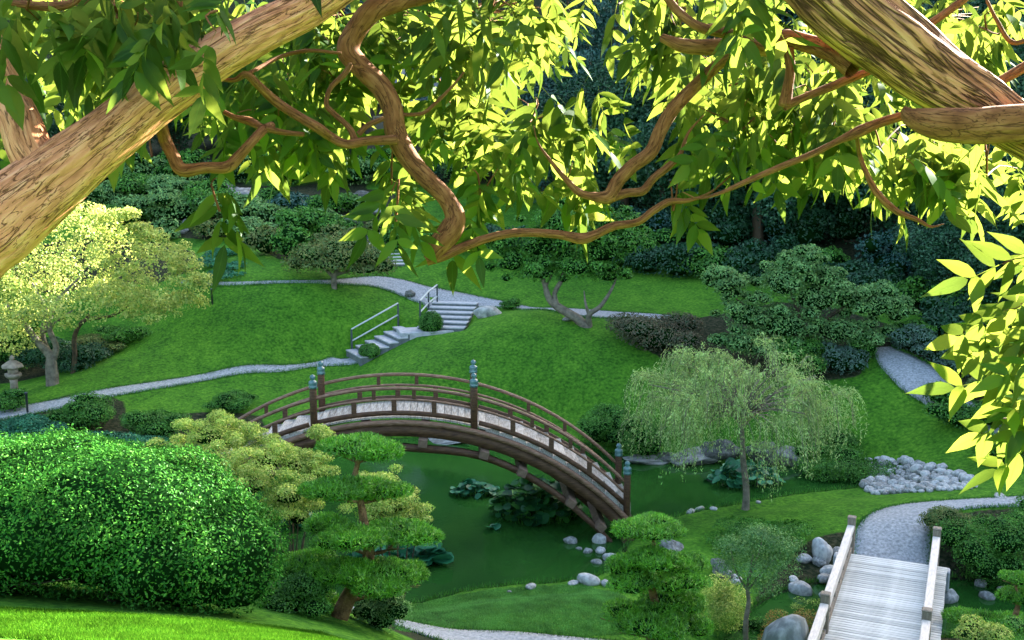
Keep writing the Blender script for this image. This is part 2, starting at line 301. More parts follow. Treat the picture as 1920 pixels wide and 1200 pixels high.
def ground_mat():
    m, t, n, l, o = newmat('lawn_and_soil')
    b = n.new('ShaderNodeBsdfPrincipled'); tc = n.new('ShaderNodeTexCoord')
    def nz(s, d=5):
        x = n.new('ShaderNodeTexNoise'); x.inputs['Scale'].default_value = s; x.inputs['Detail'].default_value = d; l.new(tc.outputs['Object'], x.inputs[0]); return x.outputs[0]
    big = nz(.22, 4); fine = nz(9, 6); mid = nz(1.6, 5)
    r1 = ramp(n, [(.019,.082,.007),(.048,.154,.011),(.095,.235,.018)], [.38,.5,.62])
    mm = n.new('ShaderNodeMath'); mm.operation = 'ADD'; l.new(big, mm.inputs[0]); l.new(mid, mm.inputs[1])
    m3 = n.new('ShaderNodeMath'); m3.operation = 'MULTIPLY_ADD'; m3.inputs[1].default_value = 2.2; l.new(fine, m3.inputs[0]); l.new(mm.outputs[0], m3.inputs[2])
    m4 = n.new('ShaderNodeMath'); m4.operation = 'MULTIPLY'; m4.inputs[1].default_value = 1 / 4.2; l.new(m3.outputs[0], m4.inputs[0]); l.new(m4.outputs[0], r1.inputs[0])
    r2 = ramp(n, [(.006,.014,.006),(.022,.030,.012),(.06,.055,.032)], [.35,.5,.7]); l.new(fine, r2.inputs[0])
    at = n.new('ShaderNodeAttribute'); at.attribute_name = 'soil'
    a2 = n.new('ShaderNodeMath'); a2.operation = 'MULTIPLY_ADD'; a2.inputs[1].default_value = .5; l.new(fine, a2.inputs[0]); l.new(at.outputs['Fac'], a2.inputs[2])
    mr = n.new('ShaderNodeMapRange'); mr.inputs[1].default_value = .65; mr.inputs[2].default_value = .85; l.new(a2.outputs[0], mr.inputs[0])
    mx = n.new('ShaderNodeMix'); mx.data_type = 'RGBA'; l.new(mr.outputs[0], mx.inputs[0]); l.new(r1.outputs[0], mx.inputs[6]); l.new(r2.outputs[0], mx.inputs[7]); l.new(mx.outputs[2], b.inputs['Base Color'])
    b.inputs['Roughness'].default_value = .95; b.inputs['Specular IOR Level'].default_value = .1
    n2 = nz(16, 4); bp = n.new('ShaderNodeBump'); bp.inputs['Strength'].default_value = .8; bp.inputs['Distance'].default_value = .05
    l.new(n2, bp.inputs['Height']); l.new(bp.outputs[0], b.inputs['Normal'])
    l.new(b.outputs[0], o.inputs[0]); return m
M['ground'] = ground_mat()
M['grass'] = leaf_mat('grass_blade', [(.025,.095,.006),(.05,.145,.008),(.08,.185,.012)], trans=.2, gloss=.0)
M['grass_mid'] = leaf_mat('grass_blade_soft', [(.07,.22,.04),(.11,.30,.06),(.16,.38,.08)], trans=.25, gloss=.02)

# ------------------------------------------------------------------ object helpers
def tag(o, label=None, cat=None, group=None, kind=None):
    if label: o['label'] = label
    if cat: o['category'] = cat
    if group: o['group'] = group
    if kind: o['kind'] = kind
    return o
def empty(name, loc, label=None, cat=None, group=None, rz=0):
    o = D.objects.new(name, None); COL.objects.link(o); o.location = Vector(loc); o.rotation_euler = (0, 0, rz); o.empty_display_size = .2
    return tag(o, label, cat, group)
def link(name, me, parent=None, mat=None):
    o = D.objects.new(name, me); COL.objects.link(o)
    if mat is not None and len(me.materials) == 0: me.materials.append(mat)
    if parent is not None: o.parent = parent
    return o
def mesh_np(name, V, Fc, smooth=False, uv=None):
    """V (n,3); Fc (m,k) array or list of such arrays"""
    if not isinstance(Fc, list): Fc = [Fc]
    me = D.meshes.new(name); V = np.asarray(V, np.float32)
    me.vertices.add(len(V)); me.vertices.foreach_set('co', V.ravel())
    nl = sum(f.size for f in Fc); nf = sum(len(f) for f in Fc)
    me.loops.add(nl); me.polygons.add(nf)
    me.loops.foreach_set('vertex_index', np.concatenate([f.ravel() for f in Fc]).astype(np.int32))
    tot = np.concatenate([np.full(len(f), f.shape[1]) for f in Fc]); st = np.concatenate([[0], np.cumsum(tot)[:-1]])
    me.polygons.foreach_set('loop_start', st.astype(np.int32))
    try: me.polygons.foreach_set('loop_total', tot.astype(np.int32))
    except Exception: pass
    if smooth: me.polygons.foreach_set('use_smooth', np.ones(nf, bool))
    if uv is not None:
        u = me.uv_layers.new(name='UVMap'); idx = np.concatenate([f.ravel() for f in Fc]); u.data.foreach_set('uv', np.asarray(uv, np.float32)[idx].ravel())
    me.update(calc_edges=True); me.validate()
    return me
def nrm(a): return a / (np.linalg.norm(a, axis=-1, keepdims=True) + 1e-9)
def catmull(p, n=6):
    p = np.array(p, float)
    if len(p) < 3: 
        t = np.linspace(0, 1, n + 1)[:, None]; return p[0] * (1 - t) + p[-1] * t
    q = np.vstack([2 * p[0] - p[1], p, 2 * p[-1] - p[-2]]); out = []
    for i in range(1, len(q) - 2):
        for t in np.linspace(0, 1, n, endpoint=False):
            a, b, c, d = q[i - 1], q[i], q[i + 1], q[i + 2]
            out.append(.5 * (2 * b + (c - a) * t + (2 * a - 5 * b + 4 * c - d) * t * t + (3 * b - a - 3 * c + d) * t ** 3))
    out.append(p[-1]); return np.array(out)
def tube_np(path, radii, sides=8, sub=5, ridge=0, seed=0, knob=0, closed=True):
    """path (k,3), radii (k). returns V, quads, uv"""
    pr = catmull(np.column_stack([path, radii]), sub); p = pr[:, :3]; r = np.maximum(pr[:, 3], .0008)
    T = nrm(np.gradient(p, axis=0)); N = np.zeros_like(T)
    a = np.array([0, 0, 1.]) if abs(T[0, 2]) < .9 else np.array([1., 0, 0]); nn = np.cross(T[0], a); nn /= np.linalg.norm(nn)
    for i in range(len(p)):
        nn = nn - T[i] * (nn @ T[i]); nn /= np.linalg.norm(nn) + 1e-9; N[i] = nn
    B = np.cross(T, N); L = np.concatenate([[0], np.cumsum(np.linalg.norm(np.diff(p, axis=0), axis=1))])
    th = np.linspace(0, 2 * np.pi, sides + 1)   # seam vertex doubled for the uv
    rr = np.repeat(r[:, None], sides + 1, 1)
    if ridge or knob:
        rs = np.random.default_rng(seed); 
        for k in range(3):
            ph = rs.uniform(0, 6.28, 2); fq = rs.integers(1, 4)
            rr *= 1 + knob * np.sin(th[None] * fq + ph[0] + L[:, None] * rs.uniform(1.5, 4) ) * .5
        if ridge:
            for i in range(len(p)):
                for j in range(sides + 1):
                    t_ = th[j % sides]
                    v = mnoise.noise(Vector((math.cos(t_) * 2.6, math.sin(t_) * 2.6, L[i] * 1.6 + seed * 9))) 
                    v2 = mnoise.noise(Vector((math.cos(t_) * 7, math.sin(t_) * 7, L[i] * 4.5 + seed * 5)))
                    rr[i, j] *= 1 + ridge * (-abs(v) * 1.6 + .3 - abs(v2) * .9 + .2)
    V = p[:, None] + rr[..., None] * (np.cos(th)[None, :, None] * N[:, None] + np.sin(th)[None, :, None] * B[:, None])
    n, s = len(p), sides + 1
    i, j = np.meshgrid(np.arange(n - 1), np.arange(sides), indexing='ij')
    q = np.stack([i * s + j, i * s + j + 1, (i + 1) * s + j + 1, (i + 1) * s + j], -1).reshape(-1, 4)
    uv = np.stack([np.broadcast_to(th / 6.2832, (n, s)), np.broadcast_to(L[:, None], (n, s))], -1).reshape(-1, 2).copy()
    if ridge: uv[:, 0] *= 1
    V = V.reshape(-1, 3)
    V = np.vstack([V, p[-1] + T[-1] * r[-1] * .4]); uv = np.vstack([uv, [[.5, L[-1]]]])
    base = (n - 1) * s
    tip = np.stack([base + np.arange(sides), base + np.arange(sides) + 1, np.full(sides, n * s)], -1)
    return V, q, tip, uv
def tubes(name, lst, mat, parent=None, **kw):
    """several tubes joined into one mesh"""
    Vs, Q, Tt, U = [], [], [], []; o = 0
    for k, (path, radii) in enumerate(lst):
        V, q, t, uv = tube_np(path, radii, seed=k + len(lst), **kw); Vs.append(V); Q.append(q + o); Tt.append(t + o); U.append(uv); o += len(V)
    me = mesh_np(name, np.vstack(Vs), [np.vstack(Q), np.vstack(Tt)], True, np.vstack(U))
    return link(name, me, parent, mat)
def dirs(n, r=rng): return nrm(r.normal(size=(n, 3)))
def leaves_np(p, d, size, wr=.5, up=.3, rnd=.6, axis=None, fold=0):
    """diamond leaves at p facing roughly d"""
    n = len(p); N = nrm(d + np.array([0, 0, up]) + rng.normal(size=(n, 3)) * rnd)
    A = rng.normal(size=(n, 3)) if axis is None else axis + rng.normal(size=(n, 3)) * .35
    A = nrm(A - N * (A * N).sum(1, keepdims=True)); S = np.cross(N, A)
    L = (size * rng.uniform(.6, 1.3, n))[:, None] if np.isscalar(size) else size[:, None]
    W = L * wr * .5
    V = np.stack([p - A * L * .5, p + S * W + N * fold * L, p + A * L * .5, p - S * W + N * fold * L], 1).reshape(-1, 3)
    b = np.arange(n)[:, None] * 4
    return V, np.concatenate([b + np.array([0, 1, 2]), b + np.array([0, 2, 3])])
def leaf_obj(name, p, d, size, mat, parent=None, **kw):
    V, T = leaves_np(p, d, size, **kw); return link(name, mesh_np(name, V, T), parent, mat)
def clumps(R, n, cr=(.28, .42), up=True, seed=0, flat=1.0):
    """sub-blobs on an ellipsoid of radii R (origin at its base centre)"""
    r = np.random.default_rng(seed); out = []
    for i in range(n):
        d = nrm(r.normal(size=3)); 
        if up and d[2] < -.25: d[2] = -d[2]
        k = r.uniform(.35, .85); c = d * k * np.array(R); s = r.uniform(*cr)
        out.append((c, np.array(R) * s * np.array([1.1, 1.1, flat])))
    return out
def blob_pts(cl, n, shell=.7, r=rng, bottom=True):
    """points on and just inside the union of blobs"""
    wts = np.array([(c[1][0] * c[1][1] * c[1][2]) ** (2 / 3) for c in cl]); wts /= wts.sum()
    k = r.choice(len(cl), n, p=wts); C = np.array([c[0] for c in cl])[k]; R = np.array([c[1] for c in cl])[k]
    d = dirs(n, r); d[:, 2] = np.where((d[:, 2] < -.3) & (r.random(n) < .6), -d[:, 2], d[:, 2])
    s = shell + (1 - shell) * r.random(n) ** .6
    s *= 1 + .10 * np.sin(d[:, 0] * 7 + k) * np.sin(d[:, 1] * 6 + k * 2) + r.normal(size=n) * .03
    return C + d * R * s[:, None], d
_ico = {}
def ico(sub):
    if sub not in _ico:
        import bmesh
        bm = bmesh.new(); bmesh.ops.create_icosphere(bm, subdivisions=sub, radius=1)
        V = np.array([v.co[:] for v in bm.verts]); T = np.array([[v.index for v in f.verts] for f in bm.faces]); bm.free(); _ico[sub] = (V, T)
    return _ico[sub]
def rock_mesh(seed, sub=3, rough=.22, flat=.7):
    V, T = ico(sub); r = np.random.default_rng(seed); V = V.copy(); s = 1
    off = r.uniform(0, 50, 3)
    for i in range(len(V)):
        v = Vector(V[i] * 1.1 + off); s = 1 + rough * mnoise.noise(v) * 1.6 + rough * .5 * mnoise.noise(v * 2.7)
        V[i] *= s
    for k in range(3):   # a few broken faces
        nn = nrm(r.normal(size=3)); dd = V @ nn; m = dd > .8; V[m] -= nn * (dd[m] - .8)[:, None] * .7
    V *= np.array([1, r.uniform(.7, .95), flat]); return mesh_np('rock', V, T, True)
ROCKS = [rock_mesh(i, 3, .16, .62) for i in range(8)]; CRAGS = [rock_mesh(i + 20, 3, .42, .7) for i in range(4)]
for m_ in ROCKS: m_.materials.append(M['rock_pale'])
for m_ in CRAGS: m_.materials.append(M['rock'])
def put_rock(name, pos, size, label, group=None, crag=False, cat='rock', mat=None, sz=None, rz=None, sink=.3):
    me = random.choice(CRAGS if crag else ROCKS)
    o = D.objects.new(name, me); COL.objects.link(o)
    s = size; o.scale = (s, s * random.uniform(.85, 1.1), (sz or s) * random.uniform(.85, 1.1)) if sz is None else (s, s * .8, sz)
    o.rotation_euler = (random.uniform(-.15, .15), random.uniform(-.15, .15), random.uniform(0, 6.28) if rz is None else rz)
    hz = o.scale[2] * .62
    o.location = (pos[0], pos[1], pos[2] + hz * (1 - 2 * sink) )
    if mat:
        o.material_slots[0].link = 'OBJECT'; o.material_slots[0].material = mat
    return tag(o, label, cat, group)
def box_np(cx, cy, cz, sx, sy, sz, bev=0):
    x, y, z = sx / 2, sy / 2, sz / 2
    if bev <= 0:
        V = np.array([(a * x + cx, b * y + cy, c * z + cz) for a in (-1, 1) for b in (-1, 1) for c in (-1, 1)])
        Q = np.array([(0,1,3,2),(4,6,7,5),(0,4,5,1),(2,3,7,6),(0,2,6,4),(1,5,7,3)])
        return V, Q
    import bmesh
    bm = bmesh.new(); bmesh.ops.create_cube(bm, size=1)
    for v in bm.verts: v.co = Vector((v.co.x * sx + cx, v.co.y * sy + cy, v.co.z * sz + cz))
    bmesh.ops.bevel(bm, geom=list(bm.edges), offset=bev, segments=1, affect='EDGES')
    return bm
def box(name, c, s, mat, parent=None, bev=.01, rz=0):
    me = D.meshes.new(name)
    if bev > 0: bm = box_np(0, 0, 0, *s, bev=bev); bm.to_mesh(me); bm.free()
    else:
        V, Q = box_np(0, 0, 0, *s); me.from_pydata([tuple(v) for v in V], [], [tuple(int(i) for i in q) for q in Q])
    o = link(name, me, parent, mat); o.location = Vector(c); o.rotation_euler = (0, 0, rz); return o
def lathe(name, prof, mat, parent, sides=14):
    V = []; n = len(prof); th = np.linspace(0, 2 * np.pi, sides, endpoint=False)
    for r, z in prof: V += [(r * math.cos(t), r * math.sin(t), z) for t in th]
    Q = np.array([(i * sides + j, i * sides + (j + 1) % sides, (i + 1) * sides + (j + 1) % sides, (i + 1) * sides + j) for i in range(n - 1) for j in range(sides)])
    return link(name, mesh_np(name, V, Q, True), parent, mat)
def world_pt(p): return np.array(p)

# ------------------------------------------------------------------ setting: ground, water, paths
def axis(lo, a, b, hi, st, g=1.09):
    m = list(np.arange(a, b + 1e-6, st)); s = st; x = m[-1]
    while x < hi: s *= g; x += s; m.append(x)
    s = st; x = m[0]
    while x > lo: s *= g; x -= s; m.insert(0, x)
    return np.array(m)
gx = axis(-260, -23, 23, 320, .22); gy = axis(-60, 6, 54, 420, .22)
GX, GY = np.meshgrid(gx, gy); HZ = H(GX, GY)
BEDS = [smooth_poly([G(a, b) for a, b in pl], 1) for pl in [
  [(-60,800),(60,775),(110,740),(230,742),(240,790),(400,770),(520,790),(440,860),(0,870),(-80,850)],
  [(1150,600),(1350,590),(1500,560),(1760,640),(1640,660),(1600,720),(1300,700),(1180,640)],
  [(1640,650),(1760,640),(1930,760),(1930,860),(1800,800),(1750,740),(1700,690)],
  [(1420,1105),(1500,1020),(1560,1000),(1600,1000),(1590,1080),(1530,1200),(1400,1200)],
  [(1745,1000),(1800,960),(1950,950),(1980,1210),(1745,1210)],
  [(1060,1060),(1140,990),(1180,1010),(1170,1080)],
  [(150,440),(360,460),(380,520),(60,560),(0,480)],
  [(-60,640),(60,640),(120,650),(130,690),(0,720),(-60,720)],
  [(180,350),(380,345),(480,350),(740,350),(760,440),(700,500),(540,500),(470,455),(360,450),(200,430)],
]]
soil = np.zeros(GX.shape)
for b in BEDS: soil = np.maximum(soil, ss(.25, -.25, poly_sd(b, GX, GY)))
soil = np.maximum(soil, ss(52, 56, GY) * (GX > 2)); soil = np.maximum(soil, ss(13, 15, GX) * ss(42, 44, GY)); soil = np.maximum(soil, ss(66, 70, GY)); soil = np.maximum(soil, ss(18, 21, GX) * (GY > 34))
sd_ = np.minimum(poly_sd(POND, GX, GY), poly_sd(STREAM, GX, GY)); soil = np.maximum(soil, ss(.10, -.05, sd_))
soil = np.maximum(soil, ss(17.2, 18.5, np.hypot(GX + 4, GY)) * ss(24, 22, GY) * (GX < -1.2) * .7)
ny, nx = GX.shape
i, j = np.meshgrid(np.arange(ny - 1), np.arange(nx - 1), indexing='ij')
Q = np.stack([i * nx + j, i * nx + j + 1, (i + 1) * nx + j + 1, (i + 1) * nx + j], -1).reshape(-1, 4)
me = mesh_np('ground', np.stack([GX, GY, HZ], -1).reshape(-1, 3), Q, True)
at = me.attributes.new('soil', 'FLOAT', 'POINT'); at.data.foreach_set('value', soil.ravel().astype(np.float32))
ground = link('ground', me, None, M['ground']); tag(ground, kind='structure')
me = mesh_np('pond_water', np.array([(-14, 17, 0), (24, 17, 0), (24, 44, 0), (-14, 44, 0)], float), np.array([[0, 1, 2, 3]]))
tag(link('pond_water', me, None, M['water']), kind='structure')

EDGES = []
def ribbon(name, L, R, mat, n=8, lift=.03, cross=6, kind='structure'):
    EDGES.extend([L, R])
    L = catmull(np.array([q[:2] for q in L]), n); R = catmull(np.array([q[:2] for q in R]), n)
    t = np.linspace(0, 1, cross + 1)[None, :, None]; XY = L[:, None] * (1 - t) + R[:, None] * t
    Z = H(XY[..., 0], XY[..., 1]) + lift; V = np.concatenate([XY, Z[..., None]], -1)
    # skirt so the path has an edge
    e1 = V[:, :1].copy(); e1[..., 2] -= .12; e2 = V[:, -1:].copy(); e2[..., 2] -= .12
    V = np.concatenate([e1, V, e2], 1); a, b = V.shape[:2]; V = V.reshape(-1, 3)
    i, j = np.meshgrid(np.arange(a - 1), np.arange(b - 1), indexing='ij')
    Q = np.stack([i * b + j, i * b + j + 1, (i + 1) * b + j + 1, (i + 1) * b + j], -1).reshape(-1, 4)
    return tag(link(name, mesh_np(name, V, Q, False), None, mat), kind=kind)
def Gs(l): return [G(*q) for q in l]
def off(c, w):
    c = np.array([q[:2] for q in c]); T = nrm(np.gradient(c, axis=0)); N = np.stack([-T[:, 1], T[:, 0]], 1); return c + N * w / 2, c - N * w / 2
ribbon('gravel_path', Gs([(-60,775),(0,768),(100,752),(215,729),(400,699),(520,686),(600,678),(660,671)]), Gs([(-60,800),(0,789),(110,768),(225,742),(400,713),(520,699),(600,689),(680,680)]), M['path'])
ribbon('gravel_path', Gs([(340,527),(400,531),(500,529),(600,526),(690,520),(740,523),(800,538),(880,553),(960,569),(1060,579),(1190,588),(1260,592)]),
       Gs([(340,533),(400,536),(500,534),(600,533),(690,537),(735,548),(790,570),(880,579),(960,580),(1060,590),(1190,600),(1260,604)]), M['path'])
ribbon('gravel_path', Gs([(1600,1064),(1602,1010),(1612,985),(1640,962),(1690,948),(1760,941),(1850,936),(1960,930)]),
       Gs([(1742,1066),(1744,1020),(1748,1000),(1762,975),(1790,962),(1830,955),(1900,952),(1990,945)]), M['path'])
ribbon('gravel_path', Gs([(1636,655),(1650,690),(1686,728),(1735,760),(1790,795),(1860,820)]), Gs([(1670,652),(1720,672),(1765,700),(1790,730),(1850,770),(1930,800)]), M['path'])
ribbon('paved_path', [Wz(a, b, .9) for a, b in [(640,1180),(760,1182),(820,1184),(950,1191),(1100,1199),(1200,1207)]], [Wz(a, b, .9) for a, b in [(640,1230),(760,1235),(820,1238),(950,1245),(1100,1255),(1200,1262)]], M['path'])

# ------------------------------------------------------------------ moon bridge
BX, BY, BA = -3.09, 27.93, .044; BR = 8.4; BW = 1.66; S1 = 2.096; S2 = 4.086; CREST = 3.462
bridge = empty('moon_bridge', (BX, BY, 0), 'high arched dark timber footbridge with pale stepped deck crossing the pond', 'bridge', rz=BA)
def arc(t): return CREST - (BR - math.sqrt(BR * BR - t * t))
TE = S1 + S2
def arc_strip(name, y, off_top, off_bot, thick, mat, t0, t1, n=28, parent=bridge, round_top=False):
    """curved timber of rectangular section following the arch at lateral position y"""
    V = []
    for t in np.linspace(t0, t1, n + 1):
        a = math.asin(t / BR); nx_, nz_ = math.sin(a), math.cos(a)
        bx_, bz_ = t, arc(t)
        for oo, yy in ((off_top, y - thick / 2), (off_top, y + thick / 2), (off_bot, y + thick / 2), (off_bot, y - thick / 2)):
            V.append((bx_ + nx_ * oo, yy, bz_ + nz_ * oo))
    Q = [(i * 4 + k, i * 4 + (k + 1) % 4, (i + 1) * 4 + (k + 1) % 4, (i + 1) * 4 + k) for i in range(n) for k in range(4)]
    Q += [(3, 2, 1, 0), (n * 4, n * 4 + 1, n * 4 + 2, n * 4 + 3)]
    return link(name, mesh_np(name, V, np.array(Q)), parent, mat)
def rail_tube(name, y, offz, r, t0, t1, mat, n=22):
    ts = np.linspace(t0, t1, n); path = [(t, y, arc(t) + offz * 1.0) for t in ts]
    V, q, tp, uv = tube_np(np.array(path), np.full(n, r), sides=8, sub=2); me = mesh_np(name, V, [q, tp], True, uv); return link(name, me, bridge, mat)
for side, y in (('near', 0), ('far', BW)):
    posts = [-TE, -S1, S1, TE]
    for t in posts:
        z = arc(t); b = -.35 if abs(t) < 3 else -.9
        p = lathe('newel_post', [(.0, b), (.095, b), (.095, 1.10), (.085, 1.13), (.0, 1.14)], M['wood_dark'], bridge, 12); p.location = (t, y, z)
        fn = lathe('finial', [(.0, 1.09), (.112, 1.09), (.115, 1.15), (.095, 1.17), (.112, 1.2), (.112, 1.26), (.085, 1.29), (.04, 1.305), (.04, 1.32), (.07, 1.35), (.078, 1.385), (.06, 1.43), (.0, 1.46)], M['finial'], p, 12)
    for a_, b_ in ((-TE, -S1), (-S1, S1), (S1, TE)):
        e = .09
        rail_tube('handrail', y, .80, .047, a_ + e, b_ - e, M['wood_rail'])
        rail_tube('middle_rail', y, .50, .034, a_ + e, b_ - e, M['wood_rail'])
        arc_strip('lower_rail', y, .20, .08, .07, M['wood_dark'], a_ + e, b_ - e, 12)
        for f in (.25, .5, .75):
            t = a_ + (b_ - a_) * f; box('baluster', (t, y, arc(t) + .33), (.13, .075, .34), M['wood_dark'], bridge, .006)
        for f in (.375, .625):
            t = a_ + (b_ - a_) * f; box('rail_block', (t, y, arc(t) + .65), (.10, .07, .24), M['wood_dark'], bridge, .006)
    ye = y - .16 if side == 'near' else y + .16
    arc_strip('edge_beam', ye, -.02, -.14, .16, M['wood_rail'], -TE - .3, TE + .35, 40)
    arc_strip('main_beam', ye + (.05 if y == 0 else -.05), -.14, -.44, .16, M['wood_dark'], -TE - .35, TE + .55, 40)
    # lower tie beams, straight members meeting the piers
    for sgn in (-1, 1):
        pl = [(.1 * sgn, 2.72), (2.2 * sgn, 2.45), (3.9 * sgn, 1.62), (5.3 * sgn, .45), (6.2 * sgn, -.55)]
        V = []
        yy = ye + (.08 if y == 0 else -.08)
        pc = catmull(np.array(pl), 5)
        for (tx, tz) in pc:
            V += [(tx, yy - .08, tz + .08), (tx, yy + .08, tz + .08), (tx, yy + .08, tz - .10), (tx, yy - .08, tz - .10)]
        n = len(pc) - 1
        Q = [(i * 4 + k, i * 4 + (k + 1) % 4, (i + 1) * 4 + (k + 1) % 4, (i + 1) * 4 + k) for i in range(n) for k in range(4)] + [(3, 2, 1, 0), (n * 4, n * 4 + 1, n * 4 + 2, n * 4 + 3)]
        link('lower_beam', mesh_np('lower_beam', V, np.array(Q)), bridge, M['wood_dark'])
for t, z in ((-4.6, 1.35), (-3.1, 2.2), (-.9, 2.86), (.75, 2.86), (2.35, 2.52), (3.35, 2.02), (4.65, 1.16), (5.45, .48)):
    o = box('cross_beam', (t, BW / 2 , z), (.24, BW + .78, .22), M['wood_end'], bridge, .015)
    o.rotation_euler = (0, math.asin(t / BR), 0)
# deck: flat boards in the middle, steps lower down
nb = 26; ts = np.linspace(-2.4, 2.4, nb + 1)
for k in range(nb):
    t = (ts[k] + ts[k + 1]) / 2; wdt = (ts[k + 1] - ts[k]) * .95
    o = box('deck_board', (t, BW / 2, arc(t) + .02), (wdt, BW + .02, .05), M['deck_moon'], bridge, .005); o.rotation_euler = (0, math.asin(t / BR), 0)
for sgn in (-1, 1):
    ns = 11; ts = np.linspace(2.4, TE + .1, ns + 1)
    for k in range(ns):
        t = (ts[k] + ts[k + 1]) / 2; dz = abs(arc(ts[k]) - arc(min(ts[k + 1], BR - .1)))
        box('deck_step', (sgn * t, BW / 2, arc(ts[k]) + .02 - (dz + .06) / 2), (ts[k + 1] - ts[k] + .02, BW + .02, dz + .06), M['deck_moon'], bridge, .008)
for sgn in (-1, 1):
    for y in (-.15, BW + .15):
        box('pier', (sgn * 6.2, y, -.25), (.3, .3, 1.0), M['wood_dark'], bridge, .02)

# ------------------------------------------------------------------ plank footbridge, lower right
nl, nr_ = Wz(1553, 1197, .85), Wz(1723, 1197, .85); fl, fr = Wz(1605, 1047, .85), Wz(1737, 1051, .85)
ctrN = (nl + nr_) / 2; ctrF = (fl + fr) / 2; dv = (ctrF - ctrN)[:2]; LEN = np.linalg.norm(dv); dv /= LEN; PA = math.atan2(dv[1], dv[0]) - math.pi / 2
PW = (np.linalg.norm((nr_ - nl)[:2]) + np.linalg.norm((fr - fl)[:2])) / 2
flat = empty('plank_footbridge', (ctrF[0], ctrF[1], .85), 'pale weathered plank footbridge with low side rails in the lower right corner', 'bridge', rz=PA)
NP = 64; pit = .115
for k in range(NP):
    o = box('plank', (random.uniform(-.006, .006) + .12, -k * pit - pit / 2, -.02 + random.uniform(-.003, .003)), (PW + .52, pit - .015, .05), M['plank_pale'], flat, .005)
for x in (-PW / 2 - .08, PW / 2 + .28):
    box('side_beam', (x, -NP * pit / 2, -.17), (.12, NP * pit, .22), M['wood_dark'], flat, .01)
for sx in (-1, 1):
    x = sx * (PW / 2 + .10)
    y0 = .25; y1 = -4.55
    for yy in (y0, y1, y1 - 3.2):
        p = box('rail_post', (x, yy, .36), (.18, .18, .92), M['post_grey'], flat, .02)
        box('post_cap', (0, 0, .47), (.20, .20, .05), M['post_grey'], p, .02)
    for ya, yb in ((y0, y1), (y1, y1 - 3.2)):
        ym = (ya + yb) / 2; Lr = abs(ya - yb) - .22
        box('top_rail', (x, ym, .62), (.17, Lr, .10), M['rail_pale'], flat, .015)
        box('lower_rail', (x, ym, .34), (.09, Lr, .08), M['rail_pale'], flat, .01)
        box('kerb_rail', (x, ym, .07), (.12, Lr, .10), M['post_grey'], flat, .01)
        for f in np.linspace(0, 1, 7)[1:-1]:
            box('baluster', (x, ya + (yb - ya) * f, .36), (.07, .07, .50), M['post_grey'], flat, .008)
o = box('abutment', (0, .05, -.32), (PW + .9, .3, .5), M['stone_step'], flat, .03)
o = box('abutment', (0, -4.9, -.32), (PW + .9, .3, .5), M['stone_step'], flat, .03)

# ------------------------------------------------------------------ garden stairs with rails
def stairs(name, a, b, n, width, label, wa=None):
    """a: foot centre, b: head centre"""
    root = empty(name, a, label, 'stairs'); d = (b - a)[:2]; L = np.linalg.norm(d); ang = math.atan2(d[1], d[0]) - math.pi / 2; root.rotation_euler = (0, 0, ang)
    tr = L / n; rise = (b[2] - a[2]) / n
    for k in range(n):
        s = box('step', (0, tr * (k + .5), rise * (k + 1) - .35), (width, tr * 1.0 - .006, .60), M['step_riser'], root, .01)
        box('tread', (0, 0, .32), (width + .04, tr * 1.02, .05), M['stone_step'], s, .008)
    return root
st1 = stairs('stone_stairs', f1, f2, 6, 1.7, 'lower flight of pale stone steps climbing the lawn beside the metal rail')
st2 = stairs('stone_stairs', f3, f4, 6, 1.95, 'upper flight of pale stone steps behind the round topiary bush')
lx = (f2 + f3) / 2
ld = box('stair_landing', (lx[0], lx[1], f2[2] - .18), (2.2, 1.2, .40), M['stone_step'], None, .02, rz=.25); tag(ld, 'flat stone landing between the two flights of garden steps', 'landing')
u1 = G(735, 505); u2 = G(715, 455)
st3 = stairs('stone_stairs', G(728, 500), G(712, 462), 6, 1.5, 'small far flight of stone steps above the russet tree')
def handrail(name, pts_px, zs, label, mats=('metal', 'metal_pale'), hgt=.95, posts=None):
    g = [np.array(q, float) for q in pts_px]; root = empty(name, g[0], label, 'handrail'); o0 = g[0]
    for q in (posts or g): box('rail_post', Vector(q - o0) + Vector((0, 0, hgt / 2 - .05)), (.07, .07, hgt + .1), M[mats[0]], root, .006)
    for a, nm in ((hgt, 'handrail'), (hgt * .48, 'lower_rail')):
        for p_, q_ in zip(g[:-1], g[1:]):
            ll = tubes(nm, [(np.array([p_ - o0 + (0, 0, a), q_ - o0 + (0, 0, a)]), [.035, .035])], M[mats[1]], root, sides=6, sub=2)
    return root
def at(px, py, Z): return P(px, py, Z)
def rail_from(px_base, name, label, hgt=.95): return handrail(name, [G(*q) for q in px_base], None, label, hgt=hgt)
rail_from([(660, 662), (747, 617)], 'metal_handrail', 'longer two-bar metal handrail beside the lower flight of steps', .95)
rail_from([(788, 607), (804, 588), (820, 575)], 'metal_handrail', 'short metal handrail behind the round topiary at the upper flight', .95)
rail_from([(690, 478), (722, 445), (738, 428)], 'metal_handrail', 'far dark handrail beside the upper hillside steps', .9)

